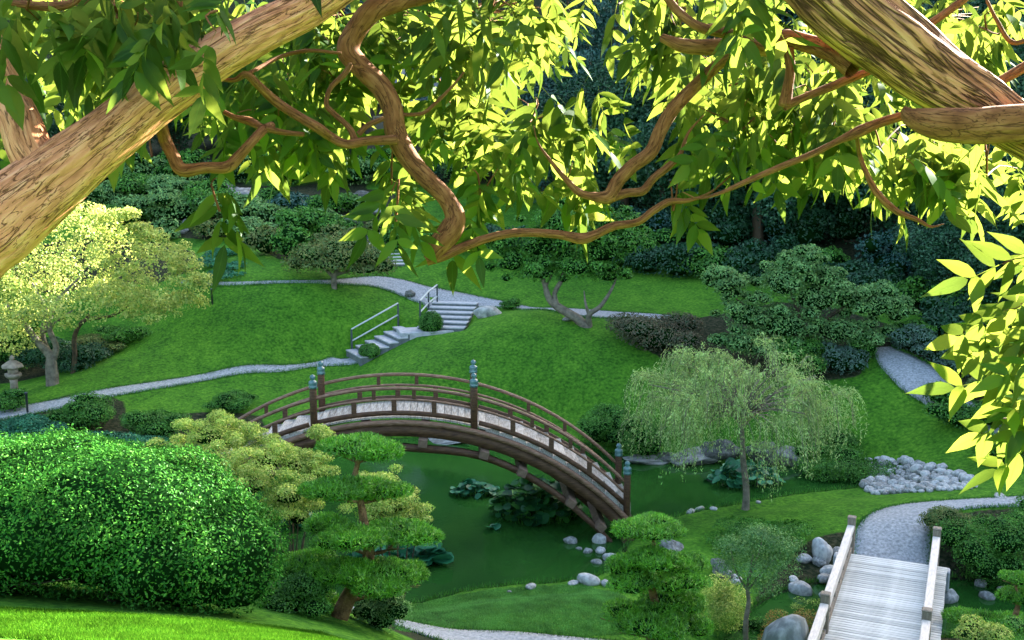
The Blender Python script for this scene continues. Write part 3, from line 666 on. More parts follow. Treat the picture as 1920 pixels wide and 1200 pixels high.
# ------------------------------------------------------------------ stone lantern and garden posts
g = G(28, 742)
lan = empty('stone_lantern', g, 'old stone garden lantern under the yellow maple at the left edge', 'lantern')
s = .42 / .42
lathe('base', [(0, 0), (.34, 0), (.34, .12), (.2, .2), (0, .2)], M['lantern'], lan, 6)
lathe('shaft', [(0, .2), (.15, .2), (.13, .45), (.15, .62), (0, .62)], M['lantern'], lan, 10)
lathe('platform', [(0, .6), (.15, .6), (.32, .74), (.32, .82), (0, .82)], M['lantern'], lan, 6)
lathe('light_box', [(0, .82), (.2, .82), (.2, 1.06), (0, 1.06)], M['lantern'], lan, 6)
lathe('roof', [(0, 1.04), (.42, 1.06), (.40, 1.12), (.2, 1.26), (.08, 1.32), (0, 1.32)], M['lantern'], lan, 6)
lathe('finial', [(0, 1.3), (.06, 1.3), (.1, 1.38), (.07, 1.46), (0, 1.52)], M['lantern'], lan, 8)
for px, py, hh, lb in ((52, 776, .7, 'slim dark post beside the path left of the dark shrub'), (398, 571, .6, 'short dark post on the lawn right of the yellow maple')):
    g = G(px, py); o = lathe('garden_post', [(0, -.1), (.04, -.1), (.04, hh), (.055, hh), (.055, hh + .05), (0, hh + .06)], M['metal'], None, 8); o.location = Vector(g); tag(o, lb, 'post')

ORD = ['first','second','third','fourth','fifth','sixth','seventh','eighth','ninth','tenth','eleventh','twelfth','thirteenth','fourteenth','fifteenth','sixteenth','seventeenth','eighteenth','nineteenth','twentieth','twenty-first','twenty-second','twenty-third','twenty-fourth','twenty-fifth']
# ------------------------------------------------------------------ rocks
for px, py, r, lb in ((915, 592, .62, 'big rounded boulder at the head of the upper steps'), (1000 + 0, 590, 0, ''),):
    if r: put_rock('boulder', G(px, py), r, lb, sz=.5, rz=.3)
put_rock('rock', G(770, 556), .28, 'small dark rock at the path corner above the steps', crag=True)
rocksM = M['rock']
# cobble bank on the east shore
bank = [G(a, b)[:2] for a, b in [(1612, 922),(1640, 895),(1610,868),(1660, 860),(1740, 872),(1790, 888),(1838, 913),(1800, 920),(1700, 925)]]
bk = smooth_poly(bank, 1); bx = np.array(bk); cnt = 0; placed = []
while cnt < 60 and len(placed) < 260:
    x = rng.uniform(bx[:, 0].min(), bx[:, 0].max()); y = rng.uniform(bx[:, 1].min(), bx[:, 1].max()); cnt += .002
    if poly_sd(bk, np.array([x]), np.array([y]))[0] > 0: continue
    r = rng.uniform(.10, .25)
    if any((x - a) ** 2 + (y - b) ** 2 < (.62 * (r + c)) ** 2 for a, b, c in placed): continue
    placed.append((x, y, r))
for x, y, r in placed:
    put_rock('cobble', (x, y, H1(x, y)), r, 'rounded pale grey cobble in the stone bank on the right shore of the pond', 'cobbles in the right shore bank', cat='rock', sink=.22)
RK = [(1540,1045,.36,'tall upright grey boulder at the far left end of the plank footbridge',.52,0),
 (1507,1052,.20,'dark grey rock left of the cluster by the plank footbridge',None,0),(1535,1058,.19,'pale faced rock in the middle of the cluster by the plank footbridge',None,0),
 (1556,1075,.26,'wide low rock touching the plank footbridge cluster',None,0),(1545,1092,.20,'rounded blue grey rock below the footbridge cluster',None,0),(1572,1040,.2,'small rock wedged behind the footbridge post',None,0),
 (1500,1112,.30,'smooth egg shaped pale boulder beside the stream',.34,0),(1488,1090,.14,'small flat rock above the egg shaped boulder',None,0),(1543,1118,.13,'little pale stone between egg boulder and footbridge',None,0),
 (1548,1135,.12,'tiny rock at the stream edge under the footbridge rail',None,0),
 (1352,1080,.30,'craggy black and white rock right of the small clipped pine',.42,1),(1376,1092,.2,'low grey rock beside the craggy white rock',None,0),
 (1255,1030,.38,'pale flat topped rock behind the clipped pine at the bridge foot',.3,1),
 (1070,1018,.20,'flat dark stone lying in the water by the bridge foot',None,0),(1086,1030,.10,'tiny pale stone in the water at the bridge foot',None,0),
 (1102,1036,.14,'small round stone at the water edge under the bridge',None,0),(1124,1018,.20,'tall pale stone under the end of the arch bridge',.3,0),(1126,1036,.17,'dark rounded stone beneath the arch bridge end',None,0),
 (1145,1050,.22,'large pale block stone lowest beside the arch bridge foot',None,0),(1118,1056,.15,'smaller pale stone beside the block at the bridge foot',None,0),
 (1103,1094,.30,'white peaked rock on the near lawn shore',.25,0),(1075,1096,.16,'low white stone left of the peaked shore rock',.08,0),(1135,1099,.13,'small pale stone right of the peaked shore rock',None,0),
 (995,1103,.17,'white pebble rock alone on the near lawn shore',.12,0),(955,1112,.06,'tiny stone at the left of the near lawn shore',None,0),
 (1295,962,.16,'low pale stone on the shore left of the willow trunk',.12,0),(1312,957,.16,'white rounded stone in the shore row by the willow',.14,0),(1338,956,.12,'small pale stone nearest the willow trunk',.1,0),
 (1422,944,.08,'tiny dark stone just right of the willow trunk',None,0),
 (1875,934,.22,'flat pale stone beside the gravel path at the right edge',.1,0),
 (1777,1128,.26,'dark blue grey boulder right of the footbridge',.34,0),(1850,1122,.2,'pale rock among clipped shrubs at the right',.2,0),(1895,1112,.34,'long low pale rock at the right edge',.12,0),(1838,1098,.2,'grey rock behind the pale rock at the right',None,0),
 (745,540,.0,'',None,0)]
def Gw(px, py):
    g = G(px, py); return g if g[2] > 0 else Wz(px, py, -.02)
for px, py, r, lb, sz, cr in RK:
    if r: put_rock('rock', Gw(px, py), r, lb, crag=bool(cr), sz=sz)
b0 = P(1470, 1215, 21.2); b0[2] = H1(b0[0], b0[1]); put_rock('boulder', b0, .52, 'large smooth rounded grey boulder at the bottom edge left of the footbridge', sz=1.1, rz=.2, sink=.2)
for px, py, r, sz, lb in ((1215,866,.75,.22,'long low shore rock just right of the arch bridge end'),(1300,868,.8,.35,'broad grey slab rock under the willow'),(1345,860,.7,.55,'layered grey outcrop behind the willow trunk'),
    (1435,862,.6,.6,'upright blue grey outcrop right of the willow trunk'),(1480,868,.6,.4,'rugged grey rock right end of the far shore row'),(1255,868,.5,.25,'flat grey rock between the shore slabs'),(830,826,.9,.12,'flat dark slab on the far shore seen under the arch'),(880,824,.5,.12,'smaller flat slab on the far shore under the arch'),
    (1590,872,.5,.3,'grey rock behind the spreading juniper')):
    put_rock('shore_rock', Gw(px, py), r, lb, crag=True, sz=sz, rz=random.uniform(-.3, .3), sink=.25)
for k, (px, py, r) in enumerate(sorted(((445,372,1.1),(470,385,.9),(500,376,.8),(640,392,1.0),(665,415,.9),(685,372,.7),(360,425,.7),(330,438,.6),(1065,600,.3),(700,400,.8),(695,385,.6),(430,360,.9)))):
    put_rock('hillside_rock', G(px, py), r, 'grey outcrop rock among the hillside shrubs, ' + ORD[k] + ' from the left', 'outcrop rocks on the far hillside', crag=True, sz=r * .5)
for k, (px, py, r) in enumerate(((60,840,.35),(130,828,.5),(180,822,.35),(210,832,.6))):
    put_rock('bed_rock', G(px, py), r, 'low grey rock in the bed behind the big hedge, ' + ORD[k] + ' from the left', 'rocks in the bed behind the hedge', crag=True, sz=r * .35)

# ------------------------------------------------------------------ shrubs
def core_obj(cl, parent, k=.82):  # solid dark blobs put in for the shaded inside, blocking see-through
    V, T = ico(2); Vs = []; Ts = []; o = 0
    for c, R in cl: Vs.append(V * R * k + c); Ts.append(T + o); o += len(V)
    return tag(link('shade_core', mesh_np('shade_core', np.vstack(Vs), np.vstack(Ts), True), parent, M['core']), kind='stuff')
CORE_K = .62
def shrub(name, px, py, wpx, hpx, mat, label, cat='shrub', group=None, n=None, leaf=.07, nc=10, seed=None, wr=.5, depthk=.9, base=None, dens=1.0, shell=.72, core=True, cr=(.3, .48), up=.35):
    """foliage mound whose base centre is seen at px,py; width and height in photograph pixels"""
    g = G(px, py) if base is None else base; m = mpp(g); R = np.array([wpx * m / 2, wpx * m / 2 * depthk, hpx * m * .62])
    seed = seed if seed is not None else int(px * 7 + py)
    root = empty(name, g, label, cat, group)
    cl = [(c + np.array([0, 0, R[2] * .6]), r) for c, r in clumps(R, nc, cr, seed=seed, flat=1.0)]
    cl.append((np.array([0, 0, R[2] * .5]), R * np.array([.72, .72, .7])))
    if n is None: n = int(min(42000, 9.0 * dens * R[0] * (R[1] + R[2]) * 2.2 / leaf ** 2 / wr * .5))
    p, d = blob_pts(cl, n, shell); p[:, 2] = np.maximum(p[:, 2], .01)
    leaf_obj('foliage', p, d, leaf, mat, root, wr=wr, up=up)
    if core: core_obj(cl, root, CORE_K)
    return root
# mounded shrubs of the far hillside
FH = [(250,375,150,50,'mid_tree'),(330,372,140,48,'grey_tree'),(240,420,170,55,'mid_tree'),(330,415,180,60,'grey_tree'),(400,405,140,70,'mid_tree'),(450,410,150,52,'grey_tree'),(510,418,110,45,'grey_tree'),(400,446,110,38,'olive_tree'),(470,448,120,45,'grey_tree'),
      (545,400,120,40,'conifer'),(610,398,130,45,'mid_tree'),(520,390,90,40,'mid_tree'),(660,395,90,35,'grey_tree'),(560,440,130,60,'mid_tree'),(500,478,90,60,'olive_tree'),(545,485,90,70,'mid_tree'),(620,445,120,50,'mid_tree'),(640,470,120,50,'olive_tree'),(590,430,100,40,'grey_tree'),
      (300,450,90,40,'grey_tree'),(200,395,110,50,'grey_tree'),(350,395,90,30,'olive_tree'),(740,470,60,50,'mid_tree'),(760,440,70,50,'mid_tree'),(700,440,60,30,'olive_tree')]
HUE = {'mid_tree': 'green', 'grey_tree': 'pale grey green', 'olive_tree': 'olive brown', 'conifer': 'blue green', 'grey_shrub': 'silvery grey', 'dark_tree': 'dark green'}
def row(py): return 0 if py < 402 else (1 if py < 432 else 2)
RN = ['back', 'middle', 'front']
for k, (px, py, w_, h_, mt) in enumerate(FH):
    rk = sorted(q[0] for q in FH if row(q[1]) == row(py)).index(px)
    shrub('mounded_shrub', px, py, w_, h_, M[mt], HUE[mt] + ' mounded shrub, ' + ORD[rk] + ' from the left in the ' + RN[row(py)] + ' row of the hillside', group='mounded shrubs on the far hillside', leaf=.16, nc=7, dens=.8)
for k, (px, py, w_, h_) in enumerate(((425,478,80,14),(395,485,50,14),(400,500,80,16),(435,505,70,14),(410,522,90,16))):
    shrub('spreading_juniper', px, py, w_, h_, M['blue_cover'], 'low spreading juniper on the upper lawn, ' + ORD[k] + ' down from the shrubs', group='low junipers on the upper lawn', leaf=.11, nc=6, dens=.7, core=False)
# topiaries
def ball(px, py, w_, h_, label):
    g = G(px, py); m = mpp(g); R = np.array([w_ * m / 2, w_ * m / 2, h_ * m / 2]); root = empty('topiary', g, label, 'topiary')
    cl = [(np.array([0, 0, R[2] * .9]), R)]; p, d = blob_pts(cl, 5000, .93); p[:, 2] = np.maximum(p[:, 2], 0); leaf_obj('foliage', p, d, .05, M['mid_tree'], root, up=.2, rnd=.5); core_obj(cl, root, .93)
ball(808, 627, 46, 46, 'clipped round topiary bush between the two flights of steps'); ball(694, 671, 42, 28, 'low clipped oval bush at the foot of the garden steps')
shrub('low_bush', 955, 580, 50, 20, M['mid_tree'], 'small spreading bush beside the boulder at the path', leaf=.08, nc=6)
# left beds
shrub('dark_shrub', 155, 800, 150, 62, M['mid_tree'], 'rounded dark green shrub in the bed below the left path', leaf=.07)
shrub('dark_shrub', 300, 820, 150, 60, M['mid_tree'], 'broad dark shrub on the lawn behind the golden shrub', leaf=.07)
shrub('low_shrub', 435, 770, 100, 34, M['mid_tree'], 'low spreading shrub behind the left end of the arch bridge', leaf=.06)
shrub('low_shrub', 50, 815, 160, 36, M['blue_cover'], 'pale green low shrub at the left edge beside the path', leaf=.07)
shrub('ground_cover', 180, 850, 300, 34, M['blue_cover'], 'blue green ground cover strip just behind the big hedge', leaf=.07, depthk=.35)
shrub('low_shrub', 40, 850, 160, 34, M['blue_cover'], 'second low green shrub behind the left of the big hedge', leaf=.07, depthk=.5)
shrub('dark_shrub', 130, 690, 170, 60, M['dark_tree'], 'dark shrub behind the trunks of the yellow maple', leaf=.09)
shrub('dark_shrub', 30, 690, 160, 110, M['mid_tree'], 'tall bushy shrub at the left edge behind the stone lantern', leaf=.09)
shrub('low_shrub', 195, 660, 120, 32, M['olive_tree'], 'low russet green shrub at the lawn hollow right of the maple', leaf=.08)
shrub('dark_shrub', 230, 640, 120, 30, M['mid_tree'], 'dark shrub furthest right in the hollow behind the maple', leaf=.08)
shrub('low_shrub', 20, 770, 90, 40, M['mid_tree'], 'dark low shrub at the foot of the stone lantern', leaf=.07)
# right side
shrub('russet_shrub', 1235, 655, 180, 75, M['red_shrub'], 'russet brown shrub right of the curved trunk tree', leaf=.09)
shrub('dark_shrub', 1180, 615, 60, 22, M['mid_tree'], 'small shrub at the foot of the curved trunk tree', leaf=.09)
shrub('green_shrub', 1125, 835, 130, 90, M['mid_tree'], 'feathery green shrub on the shore behind the right end of the arch bridge', leaf=.07)
shrub('green_shrub', 1210, 860, 140, 85, M['mid_tree'], 'green shore shrub under the left skirts of the willow', leaf=.07)
shrub('green_shrub', 1560, 862, 150, 60, M['mid_tree'], 'green shore shrub under the right skirts of the willow', leaf=.07)
PSX = []
for px, py, w_, h_, mt in ((1575,700,100,60,'grey_shrub'),(1618,676,60,50,'mid_tree'),(1500,700,140,70,'mid_tree'),(1710,655,110,45,'grey_shrub'),(1760,680,90,45,'grey_shrub'),(1800,705,90,45,'grey_shrub'),(1700,640,110,40,'mid_tree'),
        (1840,740,90,50,'olive_tree'),(1760,760,80,42,'mid_tree'),(1800,800,110,48,'mid_tree'),(1860,800,110,50,'mid_tree'),(1900,760,110,70,'mid_tree'),(1870,870,110,60,'mid_tree'),(1915,850,90,80,'olive_tree')):
    PSX.append(px); shrub('path_shrub', px, py, w_, h_, M[mt], HUE[mt] + ' shrub by the far right gravel path, ' + ('upper' if py < 720 else 'lower') + ' bank, ' + ORD[len(PSX) - 1] + ' going down the slope', group='shrubs bordering the far right path', leaf=.09)
shrub('dense_shrub', 1850, 1080, 180, 130, M['mid_tree'], 'dense dark green shrub right of the plank footbridge', leaf=.055, nc=14)
shrub('green_shrub', 1790, 1020, 120, 70, M['olive_tree'], 'yellow tinged top shrub beside the far right footbridge post', leaf=.055, nc=10)
shrub('green_shrub', 1925, 1030, 130, 90, M['mid_tree'], 'dark shrub at the right edge above the stream', leaf=.055)
shrub('golden_shrub', 1840, 1215, 110, 52, M['golden_shrub'], 'bright yellow green shrub at the bottom right edge', leaf=.045)
shrub('green_shrub', 1900, 1205, 120, 40, M['pine'], 'clipped green shrub in the bottom right corner', leaf=.04)
shrub('feathery_shrub', 1355, 1175, 130, 95, M['golden_shrub'], 'yellow and russet feathery shrub beside the small clipped pine', leaf=.045, nc=12, core=False)
shrub('ferny_shrub', 1500, 1165, 80, 50, M['golden_shrub'], 'pale green wispy plant over the orange shrub', leaf=.05, wr=.25, core=False, dens=.5)
shrub('low_juniper', 1430, 1020, 190, 34, M['mid_tree'], 'low spreading green juniper on the lawn behind the thin tree', leaf=.06, core=False, nc=12)
shrub('green_shrub', 1425, 1215, 90, 50, M['mid_tree'], 'small leafy shrub at the foot of the thin tree', leaf=.05)
shrub('round_shrub', 710, 1200, 130, 85, M['grey_tree'], 'rounded grey green shrub beside the clipped pine trunk', leaf=.04, base=np.array([*P(715, 1195, 18.5)[:2], H1(*P(715, 1195, 18.5)[:2])]))
shrub('round_shrub', 560, 1185, 160, 90, M['mid_tree'], 'dark shrub between the big hedge and the clipped pine', leaf=.04, base=np.array([*P(560, 1170, 17.5)[:2], H1(*P(560, 1170, 17.5)[:2])]))
# golden shrubs behind hedge
def placed_shrub(cx, cy, Z, wpx, hpx, mat, label, **kw):
    """shrub whose visible centre is at cx,cy at distance Z; grows from the ground below"""
    c = P(cx, cy + hpx / 2, Z); g = np.array([c[0], c[1], H1(c[0], c[1])]); hh = (c[2] - g[2]) + hpx * Z / F
    return shrub(kw.pop('name', 'golden_shrub'), 0, 0, wpx, hh / (Z / F), mat, label, base=g, seed=int(cx), **kw)
def airy(name, lst, n, leaf, mat, label, r0=.12, r1=.26, per=9):
    cl = [(P(a, b, Z), np.array([rx, rx * .8, rz]) * Z / F) for a, b, Z, rx, rz in lst]; c0 = np.mean([c for c, _ in cl], 0); g = np.array([c0[0], c0[1], H1(c0[0], c0[1])])
    root = empty(name, g, label, 'shrub'); r = np.random.default_rng(len(lst)); out = []
    for c, R in cl:
        out.append((c - g, R * .75))
        for k in range(per):
            d = nrm(r.normal(size=3)); d[2] = abs(d[2]); s_ = r.uniform(r0, r1); out.append((c - g + d * R * r.uniform(.8, 1.15), np.array([s_, s_, s_ * .6])))
    p, d = blob_pts(out, n, .45); leaf_obj('foliage', p, d, leaf, mat, root, wr=.5, up=.5)
    st = []
    for c, R in cl: st.append((np.array([[0, 0, -.1], (c - g) * .5 + [0, 0, -.2], c - g]), [.035, .022, .008]))
    tag(tubes('stems', st, M['bark_dark'], root, sides=5, sub=3), kind='stuff')
    V, T = ico(2); Vs = []; Ts = []; o = 0  # dark blobs painted as the shaded heart of the shrub
    for c, R in cl: Vs.append(V * R * .45 + c - g - [0, 0, R[2] * .25]); Ts.append(T + o); o += len(V)
    tag(link('shade_core', mesh_np('shade_core', np.vstack(Vs), np.vstack(Ts), True), root, M['core']), kind='stuff')
airy('golden_shrub', [(390,810,24.5,55,36),(330,850,24.5,60,30),(270,860,24.8,45,20),(440,820,25,50,30),(400,860,24,80,36),(340,900,24.5,80,50),(430,910,24.5,70,60),(480,840,25,40,26)], 42000, .05, M['golden_shrub'], 'airy golden green shrub rising between the hedge and the arch bridge')
airy('golden_shrub', [(500,860,23.8,55,30),(550,870,24,50,26),(470,900,23.4,60,36),(540,920,23.6,60,34),(500,960,23.6,60,36),(590,880,24.2,35,24),(600,820,24.6,14,18),(560,960,24,40,34)], 32000, .05, M['golden_shrub'], 'golden shrub just right of the hedge shoulder, left of the tall clipped pine')
airy('golden_shrub', [(715,905,24,50,26),(745,940,24,45,30),(770,970,24,34,26),(700,960,24,50,34),(780,1010,24,24,20)], 18000, .05, M['golden_shrub'], 'yellow tipped shrub standing behind the tall clipped pine')

placed_shrub(1485, 1160, 22.6, 130, 55, M['orange_shrub'], 'orange tipped shrub above the big rounded boulder', name='orange_shrub', leaf=.045, core=False, dens=.8)

# the big hedge, lower left
hc = [((70,965,16.0),(2.0,1.5,1.12)),((230,975,15.4),(1.8,1.4,1.0)),((370,1035,15.2),(1.25,1.2,.80)),((-60,960,16.0),(1.6,1.5,1.15)),((130,1000,14.9),(1.5,1.1,.70)),((310,1045,14.8),(1.05,1.0,.62)),((440,1080,15.2),(.60,.7,.48)),((-40,1070,15.0),(.7,.8,.6)),((290,960,16.4),(1.3,1.2,.95)),((120,925,16.8),(1.7,1.2,.9)),((400,1000,16.0),(.8,.9,.6))]
g = np.array([*P(200, 1130, 15.5)[:2], 0]); g[2] = H1(g[0], g[1])
hedge = empty('big_hedge', g, 'huge rounded glossy green hedge filling the lower left', 'hedge')
cl = [(P(*c) - g, np.array(R)) for c, R in hc]
p, d = blob_pts(cl, 105000, .93); keep = np.ones(len(p), bool)
for c, R in cl: keep &= (((p - c) / R) ** 2).sum(1) > .72
p, d = p[keep], d[keep]; stray = rng.random(len(p)) < .05; p[stray] += d[stray] * rng.uniform(0, .13, stray.sum())[:, None]; leaf_obj('foliage', p, d, .055, M['hedge'], hedge, wr=.48, up=.25, rnd=.65, fold=.08)
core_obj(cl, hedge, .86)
tubes('limb', [(np.array([P(-20,1100,15.0) - g, P(60,1095,14.6) - g, P(130,1085,14.2) - g]), [.02, .015, .008]), (np.array([P(230,1160,15.2) - g, P(200,1110,15.0) - g, P(180,1050,15.2) - g]), [.05, .04, .02])], M['bark_dark'], hedge, sides=6)

# ------------------------------------------------------------------ trees
def tree(name, base, trunk_paths, cl, n, leaf, mat, bark, label, cat='tree', group=None, wr=.5, shell=.6, sides=8, core=0, up=.3):
    root = empty(name, base, label, cat, group)
    tubes('trunk', [(np.array(pp) - base, rr) for pp, rr in trunk_paths], bark, root, sides=sides, sub=4, knob=.08)
    p, d = blob_pts([(c - base, R) for c, R in cl], n, shell); leaf_obj('crown', p, d, leaf, mat, root, wr=wr, up=up)
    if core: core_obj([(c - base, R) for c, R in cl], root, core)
    return root
def pcl(lst):  # crown pieces: px,py,Z,rx,ry,rz(metres, z may be pixels)
    return [(P(a, b, Z), np.array([rx * Z / F, rx * Z / F * .9, rz * Z / F])) for a, b, Z, rx, rz in lst]
def puffs(cl, per, r0, r1, seed=1):
    r = np.random.default_rng(seed); out = []
    for c, R in cl:
        out.append((c, R * .8))
        for k in range(per):
            d = nrm(r.normal(size=3)); d[2] = abs(d[2]) if r.random() < .7 else d[2]
            s_ = r.uniform(r0, r1); out.append((c + d * R * r.uniform(.85, 1.12), np.array([s_, s_, s_ * .7])))
    return out
# yellow maple
b = G(97, 722); ZB = depth(b)
lst = [(30,640,0,60,35),(60,560,1,90,60),(150,500,0,80,70),(230,480,1,70,55),(120,430,1.5,80,45),(40,480,0,60,60),(200,440,1,45,40),(290,500,0,60,50),(340,530,0,45,40),(300,560,-1,60,30),(220,560,-1,70,45),(130,580,-1.5,90,40),(60,600,-1,70,45),
       (210,415,.5,28,18),(285,450,.5,28,24),(325,480,.5,30,24),(355,505,0,28,24),(375,540,-.5,25,22),(345,570,-.5,40,16),(280,595,-1,50,14),(0,560,0,60,90),(150,400,1.5,40,20),(240,530,.5,60,50),(90,520,2,90,60),(240,405,.5,14,9),(265,432,.5,14,12),(10,610,-1.5,40,30)]
lst = [(a, b_, ZB + c, d_, e) for a, b_, c, d_, e in lst]
Z = ZB
tree('yellow_maple', b, [([b - [0,0,.3], P(97,690,Z), P(93,665,Z), P(70,640,Z), P(40,600,Z), P(10,570,Z)], [.26,.22,.17,.13,.1,.05]),
     ([P(97,680,Z), P(105,650,Z), P(92,610,Z), P(110,560,Z), P(150,520,Z)], [.16,.12,.1,.07,.03]),
     ([P(95,670,Z), P(80,630,Z+.3), P(85,580,Z), P(60,530,Z)], [.12,.1,.07,.03]),
     ([P(80,625,Z), P(110,600,Z), P(140,580,Z)], [.07,.05,.03])],
     puffs(pcl(lst), 12, .18, .34), 30000, .10, M['maple_gold'], M['bark_grey'], 'yellow maple with sunlit crown and forked trunk at the left', wr=.7, shell=.55)
b2 = G(135, 700); Z2 = depth(b2)
tree('small_maple', b2, [([b2 - [0,0,.2], P(140,670,Z2), P(140,630,Z2), P(160,600,Z2), P(210,592,Z2), P(260,560,Z2)], [.11,.1,.09,.08,.06,.02]), ([P(160,600,Z2), P(180,570,Z2), P(200,530,Z2)], [.06,.04,.02])],
     pcl([(250,560,Z2,45,22),(300,575,Z2,40,14),(200,545,Z2,45,25),(330,560,Z2,30,14)]), 3500, .1, M['maple_gold'], M['bark_dark'], 'curved dark trunk maple leaning right behind the yellow maple', wr=.7)
# russet round tree by the path
b = G(627, 541); Z = depth(b)
tree('russet_tree', b, [([b - [0,0,.2], P(626,525,Z), P(630,510,Z), P(650,490,Z)], [.13,.12,.1,.04]), ([P(626,520,Z), P(610,505,Z), P(590,490,Z)], [.09,.07,.03]), ([P(630,515,Z), P(665,505,Z), P(700,495,Z)], [.07,.05,.02])],
     pcl([(590,478,Z,50,24),(640,465,Z,60,26),(690,480,Z,50,24),(560,495,Z,35,16),(620,495,Z,70,14),(720,500,Z,30,16),(680,505,Z,45,12),(650,480,Z,70,26)]), 9000, .12, M['olive_tree'], M['bark_grey'], 'low umbrella shaped russet green tree beside the upper path', wr=.5, core=.6)
# curved-trunk tree on the right lawn
b = G(1105, 612); Z = depth(b)
tree('curved_trunk_tree', b, [([b - [0,0,.2], P(1085,600,Z), P(1050,578,Z), P(1030,560,Z), P(1020,530,Z), P(1005,500,Z)], [.2,.2,.17,.13,.09,.04]),
     ([P(1045,575,Z), P(1040,550,Z), P(1055,520,Z), P(1060,490,Z)], [.12,.1,.08,.04]), ([P(1045,572,Z), P(1022,548,Z+.3), P(1035,515,Z)], [.1,.07,.03]),
     ([b, P(1105,590,Z-.3), P(1125,575,Z-.3), P(1145,545,Z-.3), P(1160,510,Z)], [.13,.11,.09,.06,.03]), ([P(1105,592,Z-.3), P(1098,570,Z-.3), P(1095,545,Z)], [.07,.05,.02])],
     puffs(pcl([(960,490,Z,45,35),(1010,460,Z,60,40),(1070,440,Z,70,40),(1130,470,Z,60,40),(1010,510,Z,60,24),(1080,500,Z,70,30),(1140,515,Z,45,24),(930,470,Z,35,30),(1180,450,Z,45,35),(1050,410,Z,80,30),(1150,420,Z,50,30)]), 8, .2, .4, 3), 26000, .11, M['mid_tree'], M['bark_grey'], 'spreading green tree with several curved grey trunks on the right lawn', core=.6)
# broad pale grey-green tree
b = G(1500, 690); Z = depth(b)
tree('broad_pale_tree', b, [([b - [0,0,.2], P(1495,650,Z), P(1500,600,Z), P(1480,540,Z)], [.16,.14,.1,.04]), ([P(1498,640,Z), P(1560,590,Z), P(1620,560,Z)], [.1,.07,.03]), ([P(1498,640,Z), P(1430,600,Z), P(1380,560,Z)], [.1,.07,.03])],
     puffs(pcl([(1370,545,Z,40,28),(1400,590,Z,60,40),(1470,530,Z,60,45),(1510,500,Z,45,30),(1530,560,Z,70,45),(1590,560,Z,55,35),(1640,575,Z,50,35),(1680,590,Z,30,24),(1470,610,Z,80,40),(1570,620,Z,70,35),(1620,635,Z,60,28),(1400,640,Z,60,28),(1550,530,Z,30,18),(1490,495,Z,24,18),(1560,515,Z,22,12),(1650,550,Z,24,14),(1350,520,Z,20,14),(1430,650,Z,80,25)]), 9, .2, .4, 2), 44000, .10, M['grey_tree'], M['bark_dark'], 'broad pale grey green tree between the willow and the dark forest', core=.62)
# spreading juniper at the pond's right shore
b = G(1595, 912); Z = depth(b)
tree('spreading_juniper_tree', b, [([b - [0,0,.1], P(1590,900,Z), P(1570,893,Z), P(1560,880,Z)], [.08,.07,.06,.03]), ([b, P(1612,900,Z), P(1618,885,Z), P(1640,875,Z)], [.07,.06,.05,.02]), ([b, P(1540,906,Z), P(1480,906,Z), P(1440,905,Z)], [.05,.04,.03,.02])],
     pcl([(1530,872,Z,45,12),(1580,870,Z,60,14),(1640,878,Z,50,13),(1600,885,Z,60,10),(1550,888,Z,45,9),(1670,885,Z,30,9)]), 9000, .07, M['mid_tree'], M['bark_dark'], 'flat topped spreading juniper with twisted dark trunk at the cobble bank', shell=.5)
# thin sparse tree in front
b = np.array([*P(1400, 1195, 22.5)[:2], 0]); b[2] = H1(b[0], b[1]); Z = 22.5
tree('thin_tree', b, [([b - [0,0,.1], P(1398,1170,Z), P(1404,1130,Z), P(1402,1095,Z), P(1412,1040,Z)], [.06,.055,.045,.035,.01]), ([P(1403,1110,Z), P(1380,1070,Z), P(1370,1030,Z)], [.025,.018,.008]), ([P(1403,1105,Z), P(1440,1060,Z), P(1470,1030,Z)], [.025,.018,.008]), ([P(1404,1085,Z), P(1425,1030,Z), P(1430,1000,Z)], [.02,.012,.006])],
     pcl([(1380,1030,Z,45,30),(1440,1020,Z,55,34),(1410,1070,Z,60,35),(1460,1060,Z,45,30),(1480,1030,Z,35,22),(1420,1000,Z,40,18),(1360,1060,Z,25,20),(1430,1100,Z,40,18)]), 9000, .05, M['grey_tree'], M['bark_grey'], 'thin young tree with airy grey green crown left of the footbridge', shell=.25)

# weeping willow
b = G(1397, 956); Z = depth(b)
wil = empty('weeping_willow', b, 'small weeping tree with pale arching strands beside the pond', 'tree')
top = P(1390, 790, Z) - b
limbs = [([b * 0 - [0,0,.2], P(1399,920,Z) - b, P(1393,860,Z) - b, top], [.13, .1, .085, .07])]
tips = []
for k in range(16):
    a = k * 2.4; rr = rng.uniform(.7, 2.6); zz = rng.uniform(.7, 1.9) * (1 - .12 * rr)
    q = top + np.array([math.cos(a) * rr * 1.15, math.sin(a) * rr * .9, zz]); tips.append(q)
    limbs.append(([top + [0, 0, rng.uniform(-.3, .2)], top + (q - top) * .45 + [0, 0, .25], q], [.04, .025, .012]))
tubes('trunk', limbs, M['bark_grey'], wil, sides=7)
Pl, Al, tw = [], [], []
CR = np.array([3.35, 2.9]); zc = 0
tuft = []
for k in range(95):
    a = rng.uniform(0, 6.283); rr = math.sqrt(rng.uniform(.0, 1)); cx, cy = math.cos(a) * rr, math.sin(a) * rr
    lb_ = .30 * math.sin(cx * 5.3 + 1.0) * math.cos(cy * 4.1 + .5) + rng.normal() * .22
    z0 = top[2] + 1.65 * (1 - .60 * rr ** 2) + lb_ - (rng.uniform(0, 1) ** 2) * 1.1
    tuft.append((np.array([top[0] + cx * CR[0] * .82, top[1] + cy * CR[1] * .8, z0]), nrm(np.array([cx * 1.3, cy * 1.3, 0]) + rng.normal(size=3) * [.4, .4, 0])))
